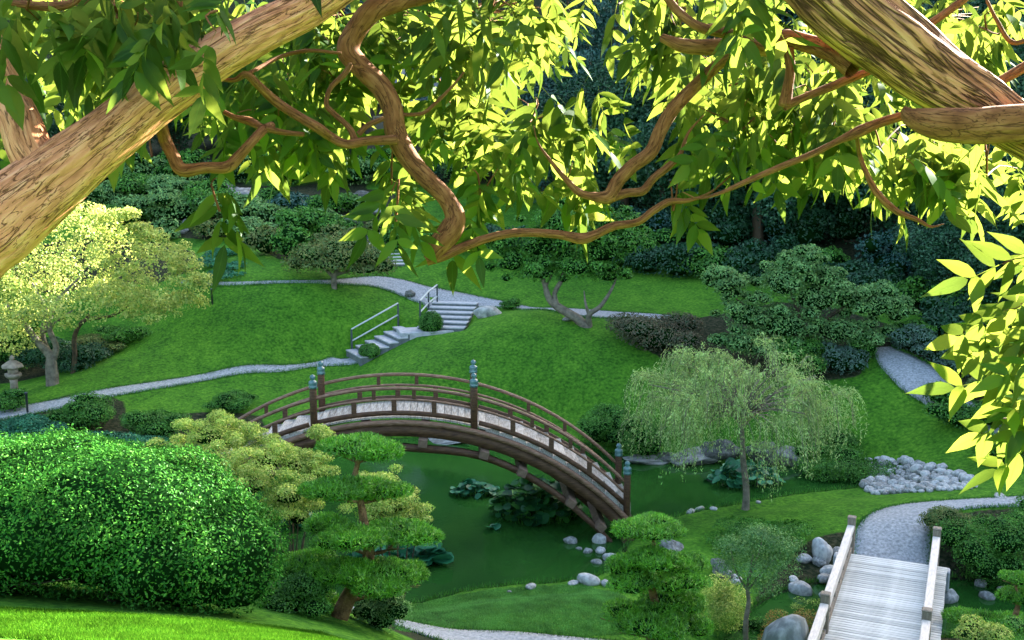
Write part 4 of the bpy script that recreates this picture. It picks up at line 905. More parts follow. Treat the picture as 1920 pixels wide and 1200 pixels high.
for st0, oo in tuft:
    limbs_ = (np.array([top + [0, 0, .1], top + (st0 - top) * .5 + [0, 0, .3], st0]), [.02, .012, .005]); tw.append(limbs_)
    for q in range(int(rng.integers(8, 20))):
        st = st0 + rng.normal(size=3) * [.12, .12, .07]; o2 = nrm(oo + rng.normal(size=3) * .55); o2[2] = 0
        Ls = rng.uniform(.35, 1.6); out = rng.uniform(.25, 1.0); n = max(8, int(Ls / .024)); s = np.linspace(0, 1, n)[:, None]; up_ = rng.uniform(.15, .5)
        path = st + o2 * out * (1 - (1 - s) ** 2) + np.array([0, 0, 1]) * (up_ * np.sin(np.minimum(s * 3.6, 3.14)) - Ls * np.maximum(s - .15, 0) ** 1.3)
        Pl.append(path); Al.append(nrm(np.gradient(path, axis=0)))
        if q % 4 == 0: tw.append((path[::max(1, n // 6)], np.full(len(path[::max(1, n // 6)]), .006)))
Pl = np.vstack(Pl); Al = np.vstack(Al); Pl += rng.normal(size=Pl.shape) * .03
leaf_obj('crown', Pl, rng.normal(size=Pl.shape), 0.095, M['willow'], wil, wr=.24, axis=Al * 1.2, up=.4)
tubes('hanging_twigs', tw, M['bark_grey'], wil, sides=3, sub=2)

# clipped pines with foliage pads
def clipped_pine(name, base, trunk, pads, Z, label, n=5200, needle=.085, mat=M['pine']):
    root = empty(name, base, label, 'tree')
    tubes('trunk', [(np.array(p_) - base, r_) for p_, r_ in trunk], M['bark_pine'], root, sides=9, sub=5, knob=.12)
    for k, (cx, cy, rx, rz, dz) in enumerate(pads):
        c = P(cx, cy, Z + dz) - base; R = np.array([rx * 1.16, rx * .95, rz * .74]) * Z / F
        pr = np.random.default_rng(k + int(cx)); cc = [(c + np.array([math.cos(a) * R[0] * .55, math.sin(a) * R[1] * .55, pr.uniform(-.15, .2) * R[2]]), R * np.array([.5, .5, .62]) * pr.uniform(.8, 1.1)) for a in pr.uniform(0, 6.28, 6)] + [(c + [0,0,R[2]*.15], R * .72)]
        nn = int(n * (rx / 60) ** 2 * 1.3) + 1500
        p, d = blob_pts(cc, nn, .8); lowm = p[:, 2] < c[2] - R[2] * .45; p[lowm, 2] = c[2] - R[2] * .45 + rng.normal(size=lowm.sum()) * .01
        ax = nrm(d + np.array([0, 0, .8]) + rng.normal(size=d.shape) * .45)
        V, T = leaves_np(p + ax * needle * .3, rng.normal(size=p.shape), needle, wr=.16, axis=ax * 2.0, up=0)
        o = link('foliage_pad', mesh_np('foliage_pad', V, T), root, mat)
        V2, T2 = ico(2); Vc = []; Tc = []; oo = 0  # dark core standing in for shade within the pad
        for c2, R2 in cc: Vc.append(V2 * R2 * .72 + c2 + [0, 0, .0]); Tc.append(T2 + oo); oo += len(V2)
        link('pad_shade_core', mesh_np('pad_shade_core', np.vstack(Vc), np.vstack(Tc), True), o, M['core'])
        # branchlets under the pad
        tw = []
        j = min(trunk[0][0], key=lambda q: abs((q - base)[2] - (c[2] - R[2])) ) - base
        for a in pr.uniform(0, 6.28, 6):
            e = c + np.array([math.cos(a) * R[0] * .75, math.sin(a) * R[1] * .75, -R[2] * .35]); tw.append((np.array([j, j + (c - j) * .55 + [0, 0, -R[2] * .55], e]), [.028, .018, .007]))
        tubes('branch', tw, M['bark_pine'], root, sides=5, sub=4)
    return root
Z = 18.0; b = np.array([*P(622, 1200, Z)[:2], 0]); b[2] = min(H1(b[0], b[1]), P(622, 1200, Z)[2])
clipped_pine('clipped_pine', b, [([b - [0,0,.2], P(628,1180,Z), P(650,1130,Z), P(678,1080,Z), P(690,1040,Z), P(683,985,Z), P(676,940,Z), P(664,905,Z), P(670,870,Z), P(668,850,Z)], [.17,.16,.14,.11,.10,.075,.06,.05,.04,.02])],
   [(670,842,72,33,0),(628,918,55,26,-.3),(705,922,58,28,.3),(610,985,38,32,.2),(655,1008,60,28,-.4),(755,1002,70,32,0),(572,1062,62,30,0),(640,1070,50,28,-.5),(715,1085,85,32,-.3),(590,1130,55,36,.3),(760,1075,40,28,.2)], Z, 'tall clipped pine with tiered foliage pads in front of the pond')
Z = 21.0; b = np.array([*P(1222, 1215, Z)[:2], 0]); b[2] = min(H1(b[0], b[1]), P(1222, 1215, Z)[2])
clipped_pine('clipped_pine', b, [([b - [0,0,.2], P(1222,1190,Z), P(1230,1140,Z), P(1222,1100,Z), P(1228,1060,Z), P(1226,1020,Z), P(1226,1000,Z)], [.12,.11,.09,.07,.055,.04,.02])],
   [(1225,990,64,26,0),(1180,1062,42,34,0),(1265,1062,55,36,.3),(1225,1050,45,25,-.4),(1280,1095,45,26,-.3),(1195,1092,50,26,-.3),(1170,1150,52,30,0),(1250,1130,65,28,.2),(1215,1178,60,30,-.5),(1285,1175,45,26,.2)], Z, 'smaller clipped pine with rounded pads at the foot of the arch bridge', n=4500)
Z = 22.5; b = np.array([*P(1905, 1220, Z)[:2], 0]); b[2] = H1(b[0], b[1])
clipped_pine('clipped_pine', b, [([b - [0,0,.1], P(1900,1170,Z), P(1910,1130,Z), P(1905,1100,Z)], [.07,.06,.05,.02])], [(1905,1085,28,14,0),(1915,1120,38,18,0),(1835,1165,55,22,0),(1895,1170,55,22,.3)], Z, 'low clipped pine at the right edge beyond the footbridge', n=3500)

# lotus plants
def lotus(px, py, wpx, n, hmax, mat, label, leafr=.2, base=None, dark=None):
    g = Wz(px, py, 0); m = mpp(g); root = empty('lotus_clump', g, label, 'lotus plant')
    ring = 9; Vs = []; Ts = []; stems = []; o = 0
    for k in range(n):
        a = rng.uniform(0, 6.283); rr = math.sqrt(rng.random()) * wpx * m / 2; x, y = math.cos(a) * rr, math.sin(a) * rr * .75
        z = .03 + hmax * (1 - .75 * (rr / (wpx * m / 2)) ** 2) * rng.uniform(.15, 1) + rng.uniform(0, .06)
        r = leafr * rng.uniform(.6, 1.2); tl = nrm(np.array([x * .12, y * .12, .8]) + rng.normal(size=3) * .27)
        u = nrm(np.cross(tl, [1, 0, .1])); v = np.cross(tl, u); th = np.linspace(0, 6.283, ring, endpoint=False)
        V = [np.array([x, y, z]) - tl * r * .18] + [np.array([x, y, z]) + (u * math.cos(t) + v * math.sin(t)) * r * (1 + .06 * math.sin(3 * t + k)) + tl * r * .08 * math.sin(2 * t + k) for t in th]
        f = np.array([(0, 1 + i_, 1 + (i_ + 1) % ring) for i_ in range(ring)])
        if n <= 60: 
            lo = link('leaf', mesh_np('leaf', np.array(V), f, True), root, mat)
        else: Vs += V; Ts.append(f + o); o += ring + 1
        stems.append((np.array([[x * .9, y * .9, -.1], [x, y, z]]), [.008, .006]))
    if Vs: link('leaves', mesh_np('leaves', np.array(Vs), np.vstack(Ts), True), root, mat)['kind'] = 'stuff'
    tag(tubes('stems', stems, M['mid_tree'], root, sides=3, sub=1), kind='stuff')
lotus(1005, 965, 165, 420, 1.15, M['lotus_dark'], 'dark dense lotus clump in the middle of the pond', .15)
lotus(890, 925, 85, 110, .35, M['lotus'], 'low pale lotus patch left of the dark clump', .12)
lotus(928, 992, 30, 6, .05, M['lotus'], 'few flat lily pads at the left foot of the dark clump', .13)
lotus(1395, 905, 135, 120, .75, M['lotus'], 'teal lotus clump behind the willow trunk', .17)
lotus(790, 1055, 100, 46, .45, M['lotus'], 'large blue green lotus pads behind the tall clipped pine', .26)
lotus(700, 1060, 110, 40, .4, M['lotus'], 'lotus leaves hidden behind the lower pads of the clipped pine', .24)
lotus(565, 985, 70, 34, .3, M['lotus'], 'dark lotus leaves on the water left of the clipped pine', .16)

# background forest: individual trees sharing a few crowns
def crown_mesh(kind, seed):
    r = np.random.default_rng(seed)
    if kind == 'conifer':
        cl = []
        for k in range(26):
            z = .1 + .88 * k / 26; rr = .38 * (1 - z) ** .8 + .03
            for a in r.uniform(0, 6.28, 4): cl.append((np.array([math.cos(a) * rr * .7, math.sin(a) * rr * .7, z]), np.array([rr * .6, rr * .6, .045])))
        p, d = blob_pts(cl, 26000, .45, r); V, T = leaves_np(p, d, .022, wr=.4, up=.2)
    else:
        cl = [(c + np.array([0, 0, .52]), R) for c, R in clumps(np.array([.44, .44, .48]), 40, (.22, .34), up=False, seed=seed)]
        p, d = blob_pts(cl, 26000, .6, r); V, T = leaves_np(p, d, .021, wr=.6, up=.3)
    return mesh_np('crown', V, T)
CR_ = {('broad', i): crown_mesh('broad', i) for i in range(3)}; CR_.update({('conifer', i): crown_mesh('conifer', i + 9) for i in range(2)})
CRM = {}
for (kd, i_), me_ in list(CR_.items()):
    for mt in ('dark_tree', 'conifer', 'mid_tree'):
        m2 = me_.copy(); m2.materials.append(M[mt]); CRM[(kd, i_, mt)] = m2
V, q, tp, uv = tube_np(np.array([[0, 0, -.03], [.01, 0, .25], [-.01, .01, .5], [0, 0, .85]]), [.035, .028, .02, .006], sides=8, sub=3); TR = mesh_np('trunk', V, [q, tp], True, uv); TR.materials.append(M['bark_dark'])
LB = {'dark_tree': 'dark evergreen tree standing in the shaded forest behind the garden', 'conifer': 'blue green conifer standing in the forest behind the garden', 'mid_tree': 'mid green leafy tree standing in the forest behind the garden'}
def forest_tree(x, y, h, wd, kd, mt):
    g = (x, y, H1(x, y) - .1); r = empty('forest_tree', g, LB[mt], 'tree', 'trees of the forest behind the garden', rz=random.uniform(0, 6.28)); r.scale = (wd, wd, h)
    nv = 3 if kd == 'broad' else 2
    c = D.objects.new('crown', CRM[(kd, random.randrange(nv), mt)]); COL.objects.link(c); c.parent = r
    t = D.objects.new('trunk', TR); COL.objects.link(t); t.parent = r
rf = random.Random(5)
# front row on the right
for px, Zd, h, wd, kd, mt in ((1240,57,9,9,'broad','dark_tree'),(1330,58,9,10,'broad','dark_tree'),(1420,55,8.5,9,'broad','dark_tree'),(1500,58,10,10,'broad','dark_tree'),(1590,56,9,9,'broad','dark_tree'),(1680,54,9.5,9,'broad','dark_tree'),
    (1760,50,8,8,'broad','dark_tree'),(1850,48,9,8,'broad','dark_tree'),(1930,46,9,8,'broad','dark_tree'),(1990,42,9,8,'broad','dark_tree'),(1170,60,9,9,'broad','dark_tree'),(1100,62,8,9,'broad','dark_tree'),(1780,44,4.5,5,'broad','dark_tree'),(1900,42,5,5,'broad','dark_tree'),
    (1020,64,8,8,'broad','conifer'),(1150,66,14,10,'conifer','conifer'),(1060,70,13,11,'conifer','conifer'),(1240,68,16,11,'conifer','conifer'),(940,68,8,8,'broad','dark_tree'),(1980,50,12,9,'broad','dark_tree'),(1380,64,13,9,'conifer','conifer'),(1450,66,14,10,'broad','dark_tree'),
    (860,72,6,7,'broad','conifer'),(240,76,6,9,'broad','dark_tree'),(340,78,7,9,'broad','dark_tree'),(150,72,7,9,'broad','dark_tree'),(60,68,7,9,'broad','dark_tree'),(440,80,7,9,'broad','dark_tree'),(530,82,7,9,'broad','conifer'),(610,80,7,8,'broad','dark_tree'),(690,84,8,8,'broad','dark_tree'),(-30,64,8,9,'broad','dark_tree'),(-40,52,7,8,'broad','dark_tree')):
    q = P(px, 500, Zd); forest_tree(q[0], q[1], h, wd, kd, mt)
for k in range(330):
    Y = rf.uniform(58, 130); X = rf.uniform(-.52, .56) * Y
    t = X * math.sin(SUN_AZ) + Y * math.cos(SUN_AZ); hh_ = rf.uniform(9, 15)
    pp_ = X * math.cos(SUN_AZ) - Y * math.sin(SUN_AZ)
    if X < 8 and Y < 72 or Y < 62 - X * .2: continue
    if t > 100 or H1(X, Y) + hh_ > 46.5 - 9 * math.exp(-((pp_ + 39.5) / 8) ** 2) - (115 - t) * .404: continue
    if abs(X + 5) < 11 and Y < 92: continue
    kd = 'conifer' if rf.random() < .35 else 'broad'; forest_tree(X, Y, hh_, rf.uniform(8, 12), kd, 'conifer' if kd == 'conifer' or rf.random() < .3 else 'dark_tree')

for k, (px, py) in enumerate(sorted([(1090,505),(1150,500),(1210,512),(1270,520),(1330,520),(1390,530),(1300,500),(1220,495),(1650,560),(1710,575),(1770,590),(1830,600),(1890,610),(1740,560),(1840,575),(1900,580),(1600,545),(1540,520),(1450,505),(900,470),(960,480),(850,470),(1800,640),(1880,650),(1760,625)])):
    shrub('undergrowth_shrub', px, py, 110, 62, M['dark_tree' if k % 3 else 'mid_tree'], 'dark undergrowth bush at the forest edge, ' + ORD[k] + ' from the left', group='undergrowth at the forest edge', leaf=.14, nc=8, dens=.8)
for k, px in enumerate((200,270,340,400,470,540,600,660,720,790,860)):
    shrub('hilltop_shrub', px, 340 + 8 * (k % 2), 110, 60, M[('dark_tree', 'grey_tree', 'mid_tree')[k % 3]], 'leafy shrub along the top of the hillside, ' + ORD[k] + ' from the left', group='shrubs along the top of the hillside', leaf=.18, nc=8, dens=.8)
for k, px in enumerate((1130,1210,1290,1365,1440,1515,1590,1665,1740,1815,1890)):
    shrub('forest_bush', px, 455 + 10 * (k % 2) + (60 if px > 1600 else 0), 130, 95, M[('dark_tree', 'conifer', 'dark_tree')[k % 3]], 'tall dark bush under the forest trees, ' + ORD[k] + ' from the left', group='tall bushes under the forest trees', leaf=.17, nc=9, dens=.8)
# house among the trees at the top
hz = H1(-4.5, 78)
hs = empty('garden_house', (-4.5, 78, hz), 'grey roofed garden building half hidden among the trees at the top', 'building', rz=rad(-12))
box('wall', (0, 0, 1.7), (10, 6, 3.4), M['wall_dark'], hs, .02)
V = np.array([(-6.2, -4.2, 3.4), (6.2, -4.2, 3.4), (6.2, 4.2, 3.4), (-6.2, 4.2, 3.4), (-3.5, 0, 6.2), (3.5, 0, 6.2), (-6.2, -4.2, 3.2), (6.2, -4.2, 3.2), (6.2, 4.2, 3.2), (-6.2, 4.2, 3.2)], float)
me = mesh_np('roof', V, [np.array([(0, 1, 5, 4), (2, 3, 4, 5), (6, 7, 1, 0), (7, 8, 2, 1), (8, 9, 3, 2), (9, 6, 0, 3), (9, 8, 7, 6)]), np.array([(1, 2, 5), (3, 0, 4)])]); link('roof', me, hs, M['roof'])
for x in (-3.6, -1.2, 1.2, 3.6):
    wdw = box('window', (x, -3.03, 1.7), (1.6, .08, 1.5), M['post_grey'], hs, .01); box('pane', (0, -.03, 0), (1.4, .06, 1.3), M['glass'], wdw, 0)

# ------------------------------------------------------------------ grass blades where the lawn is close
def grass(name, poly_px, n, hgt, mat, wid=.006):
    poly = [tuple(G(a, b)[:2]) for a, b in poly_px]; A = np.array(poly)
    x = rng.uniform(A[:, 0].min(), A[:, 0].max(), n * 4); y = rng.uniform(A[:, 1].min(), A[:, 1].max(), n * 4)
    k = poly_sd(poly, x, y) < 0; x, y = x[k][:n], y[k][:n]; z = H(x, y); n = len(x)
    p = np.stack([x, y, z], 1); a = rng.uniform(0, 6.28, n); s = np.stack([np.cos(a), np.sin(a), 0 * a], 1) * wid; h = (rng.uniform(.5, 1.2, n) * hgt)[:, None]
    ln = rng.normal(size=(n, 3)) * .45; ln[:, 2] = 1; tip = p + ln * h
    V = np.stack([p - s, p + s, tip], 1).reshape(-1, 3); T = np.arange(3 * n).reshape(-1, 3)
    tag(link(name, mesh_np(name, V, T), None, mat), 'short grass blades of the lawn', 'grass', kind='stuff')
    return len(x)
grass('lawn_grass', [(-160,1130),(150,1146),(300,1156),(450,1170),(600,1186),(640,1199),(700,1260),(500,1330),(-260,1330)], 150000, .036, M['grass'], .005)
grass('lawn_grass', [(760,1140),(860,1118),(930,1106),(1010,1100),(1100,1095),(1150,1110),(1200,1150),(1230,1199),(1100,1196),(940,1188),(800,1180),(740,1180)], 90000, .035, M['grass_mid'], .008)

def fringe(curves, n, hgt, mat, w_=.012, jit=.05):
    Vs = []
    for c in curves:
        c = np.array([q[:2] for q in c]); seg = np.hypot(*np.diff(c, axis=0).T); m_ = int(n * seg.sum()); cum = np.concatenate([[0], np.cumsum(seg)]); u = rng.uniform(0, cum[-1], m_)
        x = np.interp(u, cum, c[:, 0]) + rng.normal(size=m_) * jit; y = np.interp(u, cum, c[:, 1]) + rng.normal(size=m_) * jit
        Vs.append(np.stack([x, y], 1))
    xy = np.vstack(Vs); z = H(xy[:, 0], xy[:, 1]); k = z > -.08; xy = xy[k]; z = z[k]; n_ = len(xy); p = np.column_stack([xy, z]); a = rng.uniform(0, 6.28, n_)
    s_ = np.stack([np.cos(a), np.sin(a), 0 * a], 1) * w_; h = (rng.uniform(.4, 1.2, n_) * hgt)[:, None]; ln = rng.normal(size=(n_, 3)) * .4; ln[:, 2] = 1
    V = np.stack([p - s_, p + s_, p + ln * h], 1).reshape(-1, 3); tag(link('edge_grass', mesh_np('edge_grass', V, np.arange(3 * n_).reshape(-1, 3)), None, mat), 'longer dark grass fringing the paths and the pond shore', 'grass', kind='stuff')
fringe([catmull(np.array([q[:2] for q in e]), 8) for e in EDGES], 260, .09, M['mid_tree'])
fringe([POND + POND[:1], STREAM + STREAM[:1]], 240, .13, M['mid_tree'], jit=.07)

# ------------------------------------------------------------------ the two foreground trees whose boughs frame the view
def bough(name, pts_, mat, parent, base, sides=10, sub=7, ridge=0, knob=.06, seed=0):
    """pts_: (px,py,Z,r px)"""
    path = np.array([P(a, b, Z) - base for a, b, Z, r in pts_]); rr = [r * (.84 if 17 < r < 30 else .9 if r < 30 else 1) * Z / F for a, b, Z, r in pts_]
    V, q, t, uv = tube_np(path, rr, sides=sides, sub=sub, ridge=ridge, knob=knob, seed=seed); 
    return link(name, mesh_np(name, V, [q, t], True, uv), parent, mat)
lb = np.array([-2.6, 2.6, 0.]); lb[2] = H1(*lb[:2]); rb = np.array([3.9, 3.4, 0.]); rb[2] = H1(*rb[:2])
LT = empty('spreading_shade_tree', lb, 'leafy shade tree whose thick tan trunk rises from the left edge', 'tree')
RT = empty('spreading_shade_tree', rb, 'leafy shade tree whose dark furrowed trunk hangs in from the upper right', 'tree')
def rootpath(base, first, r):
    m_ = (np.array(base) + P(*first)) / 2
    return base, m_
# left trunk
p0 = P(-120, 540, 2.9)
tr = [lb - [0, 0, .3], lb + [.05, 0, .5], (lb + p0) / 2 + [-.02, 0, .15]] + [P(a, b, Z) for a, b, Z in [(-120,530,2.9),(0,418,2.95),(100,335,3.0),(200,258,3.05),(300,178,3.1),(400,108,3.15),(480,62,3.2),(580,12,3.3),(700,-70,3.4)]]
rr = [.2, .17, .15] + [r * 3 / F for r in (80,73,62,53,48,45,43,40,38)]
V, q, t, uv = tube_np(np.array(tr) - lb, rr, sides=48, sub=12, ridge=.10, knob=.05, seed=3); TRK = link('trunk', mesh_np('trunk', V, [q, t], True, uv), LT, M['bark_big'])
bough('branch', [(95,345,3.0,44),(60,290,3.02,42),(40,235,3.05,40),(15,180,3.1,37),(-15,110,3.1,34),(-60,0,3.1,30)], M['bark_big'], LT, lb, sides=36, sub=12, ridge=.10, seed=5)
bough('branch', [(300,225,3.15,14),(310,262,3.2,14),(325,292,3.2,14),(342,318,3.2,15),(385,314,3.2,12),(425,313,3.2,13),(445,296,3.2,12),(470,268,3.2,10),(492,245,3.25,10),(510,235,3.3,8)], M['bark_branch'], LT, lb)
bough('branch', [(492,240,3.25,7),(470,228,3.3,9),(440,220,3.3,6),(420,210,3.3,5)], M['bark_branch'], LT, lb)
bough('branch', [(495,240,3.25,8),(530,248,3.3,6),(570,252,3.3,5)], M['bark_branch'], LT, lb)
bough('branch', [(405,148,3.2,4),(440,150,3.2,5),(462,140,3.2,8),(490,165,3.25,9),(520,192,3.3,10),(560,218,3.3,10),(597,240,3.3,11),(620,256,3.35,10),(650,270,3.35,10),(690,264,3.4,10),(745,262,3.4,11)], M['bark_branch'], LT, lb)
bough('branch', [(462,140,3.2,4),(490,125,3.3,4),(530,105,3.4,4),(580,95,3.4,4),(640,100,3.4,3)], M['bark_branch'], LT, lb)
bough('branch', [(665,262,3.4,8),(655,240,3.4,6),(625,212,3.4,6),(612,195,3.4,5),(620,165,3.4,5),(645,140,3.4,6),(658,120,3.4,5)], M['bark_branch'], LT, lb)
bough('branch', [(672,252,3.4,6),(690,235,3.4,6),(720,222,3.4,5)], M['bark_branch'], LT, lb)
bough('branch', [(900,-60,3.6,28),(800,-18,3.6,26),(745,0,3.55,25),(700,18,3.5,25),(668,55,3.5,24),(652,95,3.5,26),(680,130,3.5,24),(715,165,3.5,25),(735,205,3.5,24),(742,250,3.5,25),(765,295,3.5,23),(800,335,3.5,21),(835,370,3.5,20),(853,405,3.5,23),(845,432,3.5,27),(822,462,3.5,24),(806,488,3.5,15)], M['bark_branch'], LT, lb, sides=20, sub=8, ridge=.03, knob=.07)
bough('branch', [(800,488,3.5,12),(830,480,3.5,11),(870,463,3.5,10),(910,448,3.5,9),(955,438,3.5,9),(1000,436,3.5,9),(1050,440,3.5,9),(1090,447,3.5,12),(1115,440,3.5,10),(1150,424,3.5,9),(1195,416,3.5,8),(1225,395,3.5,8),(1255,378,3.5,8),(1290,376,3.5,5),(1330,362,3.5,3),(1370,330,3.5,1.5)], M['bark_branch'], LT, lb)
bough('branch', [(745,215,3.5,4),(790,213,3.5,4),(815,195,3.5,4),(850,160,3.5,3),(870,135,3.5,2)], M['bark_branch'], LT, lb)
bough('branch', [(20,5,3.0,6),(60,10,3.0,9),(100,12,3.0,10),(135,5,3.0,8),(160,-20,3.0,8)], M['bark_branch'], LT, lb)
# right trunk
p0 = P(2100, 330, 3.0)
tr = [rb - [0, 0, .3], rb + [-.05, 0, .5], (rb + p0) / 2 + [.05, 0, .1]] + [P(a, b, Z) for a, b, Z in [(2120,370,3.0),(2000,290,3.0),(1900,240,3.0),(1830,190,3.0),(1750,140,3.0),(1670,75,3.0),(1590,10,3.0),(1500,-80,3.0)]]
rr = [.24, .2, .17] + [r * 3 / F for r in (58,54,48,51,58,65,70,74)]
V, q, t, uv = tube_np(np.array(tr) - rb, rr, sides=48, sub=12, ridge=.16, knob=.07, seed=8); link('trunk', mesh_np('trunk', V, [q, t], True, uv), RT, M['bark_deep'])
bough('branch', [(1695,205,2.9,8),(1712,220,2.88,22),(1760,232,2.85,30),(1830,236,2.85,34),(1920,232,2.85,36),(2040,235,2.9,36)], M['bark_branch'], RT, rb, sides=24, ridge=.04, sub=8, seed=4)
bough('branch', [(1600,130,3.1,22),(1560,98,3.15,22),(1510,80,3.2,20),(1470,72,3.2,20),(1440,90,3.2,18),(1390,84,3.2,17),(1330,88,3.2,17),(1280,85,3.2,15),(1240,70,3.2,9)], M['bark_branch'], RT, rb, sides=16, ridge=.04)
bough('branch', [(1440,92,3.2,10),(1400,78,3.15,11),(1360,62,3.15,12),(1310,50,3.1,10),(1270,20,3.1,9),(1240,-20,3.1,8)], M['bark_branch'], RT, rb)
bough('branch', [(1385,95,3.3,10),(1350,118,3.4,12),(1305,160,3.5,13),(1262,205,3.5,14),(1238,245,3.5,14),(1220,285,3.5,14),(1185,312,3.5,14),(1158,340,3.5,14),(1142,368,3.5,15),(1110,368,3.5,9),(1085,360,3.5,8),(1060,335,3.5,6),(1035,305,3.5,4),(1010,270,3.5,2),(1000,235,3.5,1)], M['bark_branch'], RT, rb, sides=14)
bough('branch', [(1140,372,3.5,12),(1175,362,3.5,9),(1205,358,3.5,9),(1225,335,3.5,8),(1250,315,3.5,8),(1275,290,3.5,5),(1290,250,3.5,3),(1320,215,3.5,1)], M['bark_branch'], RT, rb)
bough('branch', [(1478,90,3.2,11),(1482,130,3.2,10),(1477,165,3.2,11),(1472,198,3.2,14)], M['bark_branch'], RT, rb)
bough('branch', [(1470,200,3.2,10),(1510,182,3.2,8),(1560,162,3.2,9),(1600,145,3.2,9),(1640,130,3.2,7)], M['bark_branch'], RT, rb)
bough('branch', [(1700,215,3.2,10),(1650,230,3.2,10),(1610,247,3.2,12),(1570,265,3.2,7),(1520,290,3.2,7),(1470,310,3.2,7),(1400,340,3.2,6),(1350,362,3.2,4),(1310,372,3.2,2),(1280,360,3.2,1)], M['bark_branch'], RT, rb)
bough('branch', [(1606,250,3.22,4),(1612,290,3.3,5),(1625,325,3.3,6),(1645,362,3.3,8),(1680,395,3.3,7),(1720,412,3.3,5),(1745,425,3.3,3),(1770,420,3.3,1)], M['bark_branch'], RT, rb)
bough('branch', [(1990,80,3.2,12),(1930,120,3.2,11),(1870,155,3.2,10)], M['bark_branch'], RT, rb)
bough('branch', [(1720,60,3.3,8),(1765,30,3.3,8),(1820,-10,3.3,8)], M['bark_branch'], RT, rb)
bough('branch', [(1960,60,3.1,5),(1900,80,3.1,5),(1870,40,3.1,4),(1850,0,3.1,3)], M['bark_branch'], RT, rb)

# compound leaves
def leaflet(L, W, curl, r):
    """leaflet along +x from the origin: 8 faces, folded at the midrib"""
    st = [(0, 0), (.12, .30), (.30, .47), (.52, .46), (.74, .27), (.90, .09), (1, 0)]; K = len(st) - 1
    V = []; 
    U = []
    for k, (x, wd) in enumerate(st):
        z = -curl * x * x * L
        if k in (0, K): V.append((x * L, 0, z)); U.append((x, .5))
        else:
            V += [(x * L, 0, z), (x * L, wd * W, z + .20 * wd * W), (x * L, -wd * W, z + .20 * wd * W)]; U += [(x, .5), (x, .5 + wd), (x, .5 - wd)]
    T = [(0, 1, 2), (0, 3, 1)]
    for k in range(1, K - 1):
        a = 1 + (k - 1) * 3; b = a + 3; T += [(a, b, b + 1), (a, b + 1, a + 1), (a, a + 2, b + 2), (a, b + 2, b)]
    a = 1 + (K - 2) * 3; e = len(V) - 1; T += [(a, e, a + 1), (a, a + 2, e)]
    return np.array(V), np.array(T), np.array(U)
def compound(seed):
    r = np.random.default_rng(seed); Vs = []; Ts = []; Us = []; o = 0
    npair = int(r.integers(3, 5)); Lr = .19 * r.uniform(.85, 1.1); bend = r.uniform(.5, 1.3)
    def rach(s): return np.array([s * Lr, 0, -bend * .5 * s * s * Lr])
    for k in range(npair * 2 + 1):
        if k == npair * 2: s = 1.; ang = r.normal() * .2
        else: s = .3 + .62 * (k // 2) / (npair - 1) * 1.0; ang = (1 if k % 2 else -1) * r.uniform(.75, 1.15)
        V, T, U_ = leaflet(r.uniform(.085, .115), r.uniform(.038, .048), r.uniform(0, .6), r); Us.append(U_)
        ca, sa = math.cos(ang), math.sin(ang); V = np.stack([V[:, 0] * ca - V[:, 1] * sa, V[:, 0] * sa + V[:, 1] * ca, V[:, 2]], 1)
        dr = r.uniform(.1, 1.0); x_ = np.hypot(V[:, 0], V[:, 1]); V[:, 2] -= x_ * dr * .8   # droop
        tw_ = r.normal() * .35; V = np.stack([V[:, 0], V[:, 1] * math.cos(tw_) - V[:, 2] * math.sin(tw_), V[:, 1] * math.sin(tw_) + V[:, 2] * math.cos(tw_)], 1)
        Vs.append(V + rach(s)); Ts.append(T + o); o += len(V)
    rs = np.array([rach(s) for s in np.linspace(0, 1, 4)]); 
    for k in range(3):
        a, b_ = rs[k], rs[k + 1]; Us.append(np.full((3, 2), .5)); Vs.append(np.array([a + [0, .0012, 0], a - [0, .0012, 0], b_])); Ts.append(np.array([[0, 1, 2]]) + o); o += 3
    return np.vstack(Vs), np.vstack(Ts), np.vstack(Us)
COMP = [compound(s) for s in range(8)]
COMPM = []
for V, T, U_ in COMP:
    m_ = mesh_np('leaf', V, T, True, U_); m_.materials.append(M['wisteria']); COMPM.append(m_)
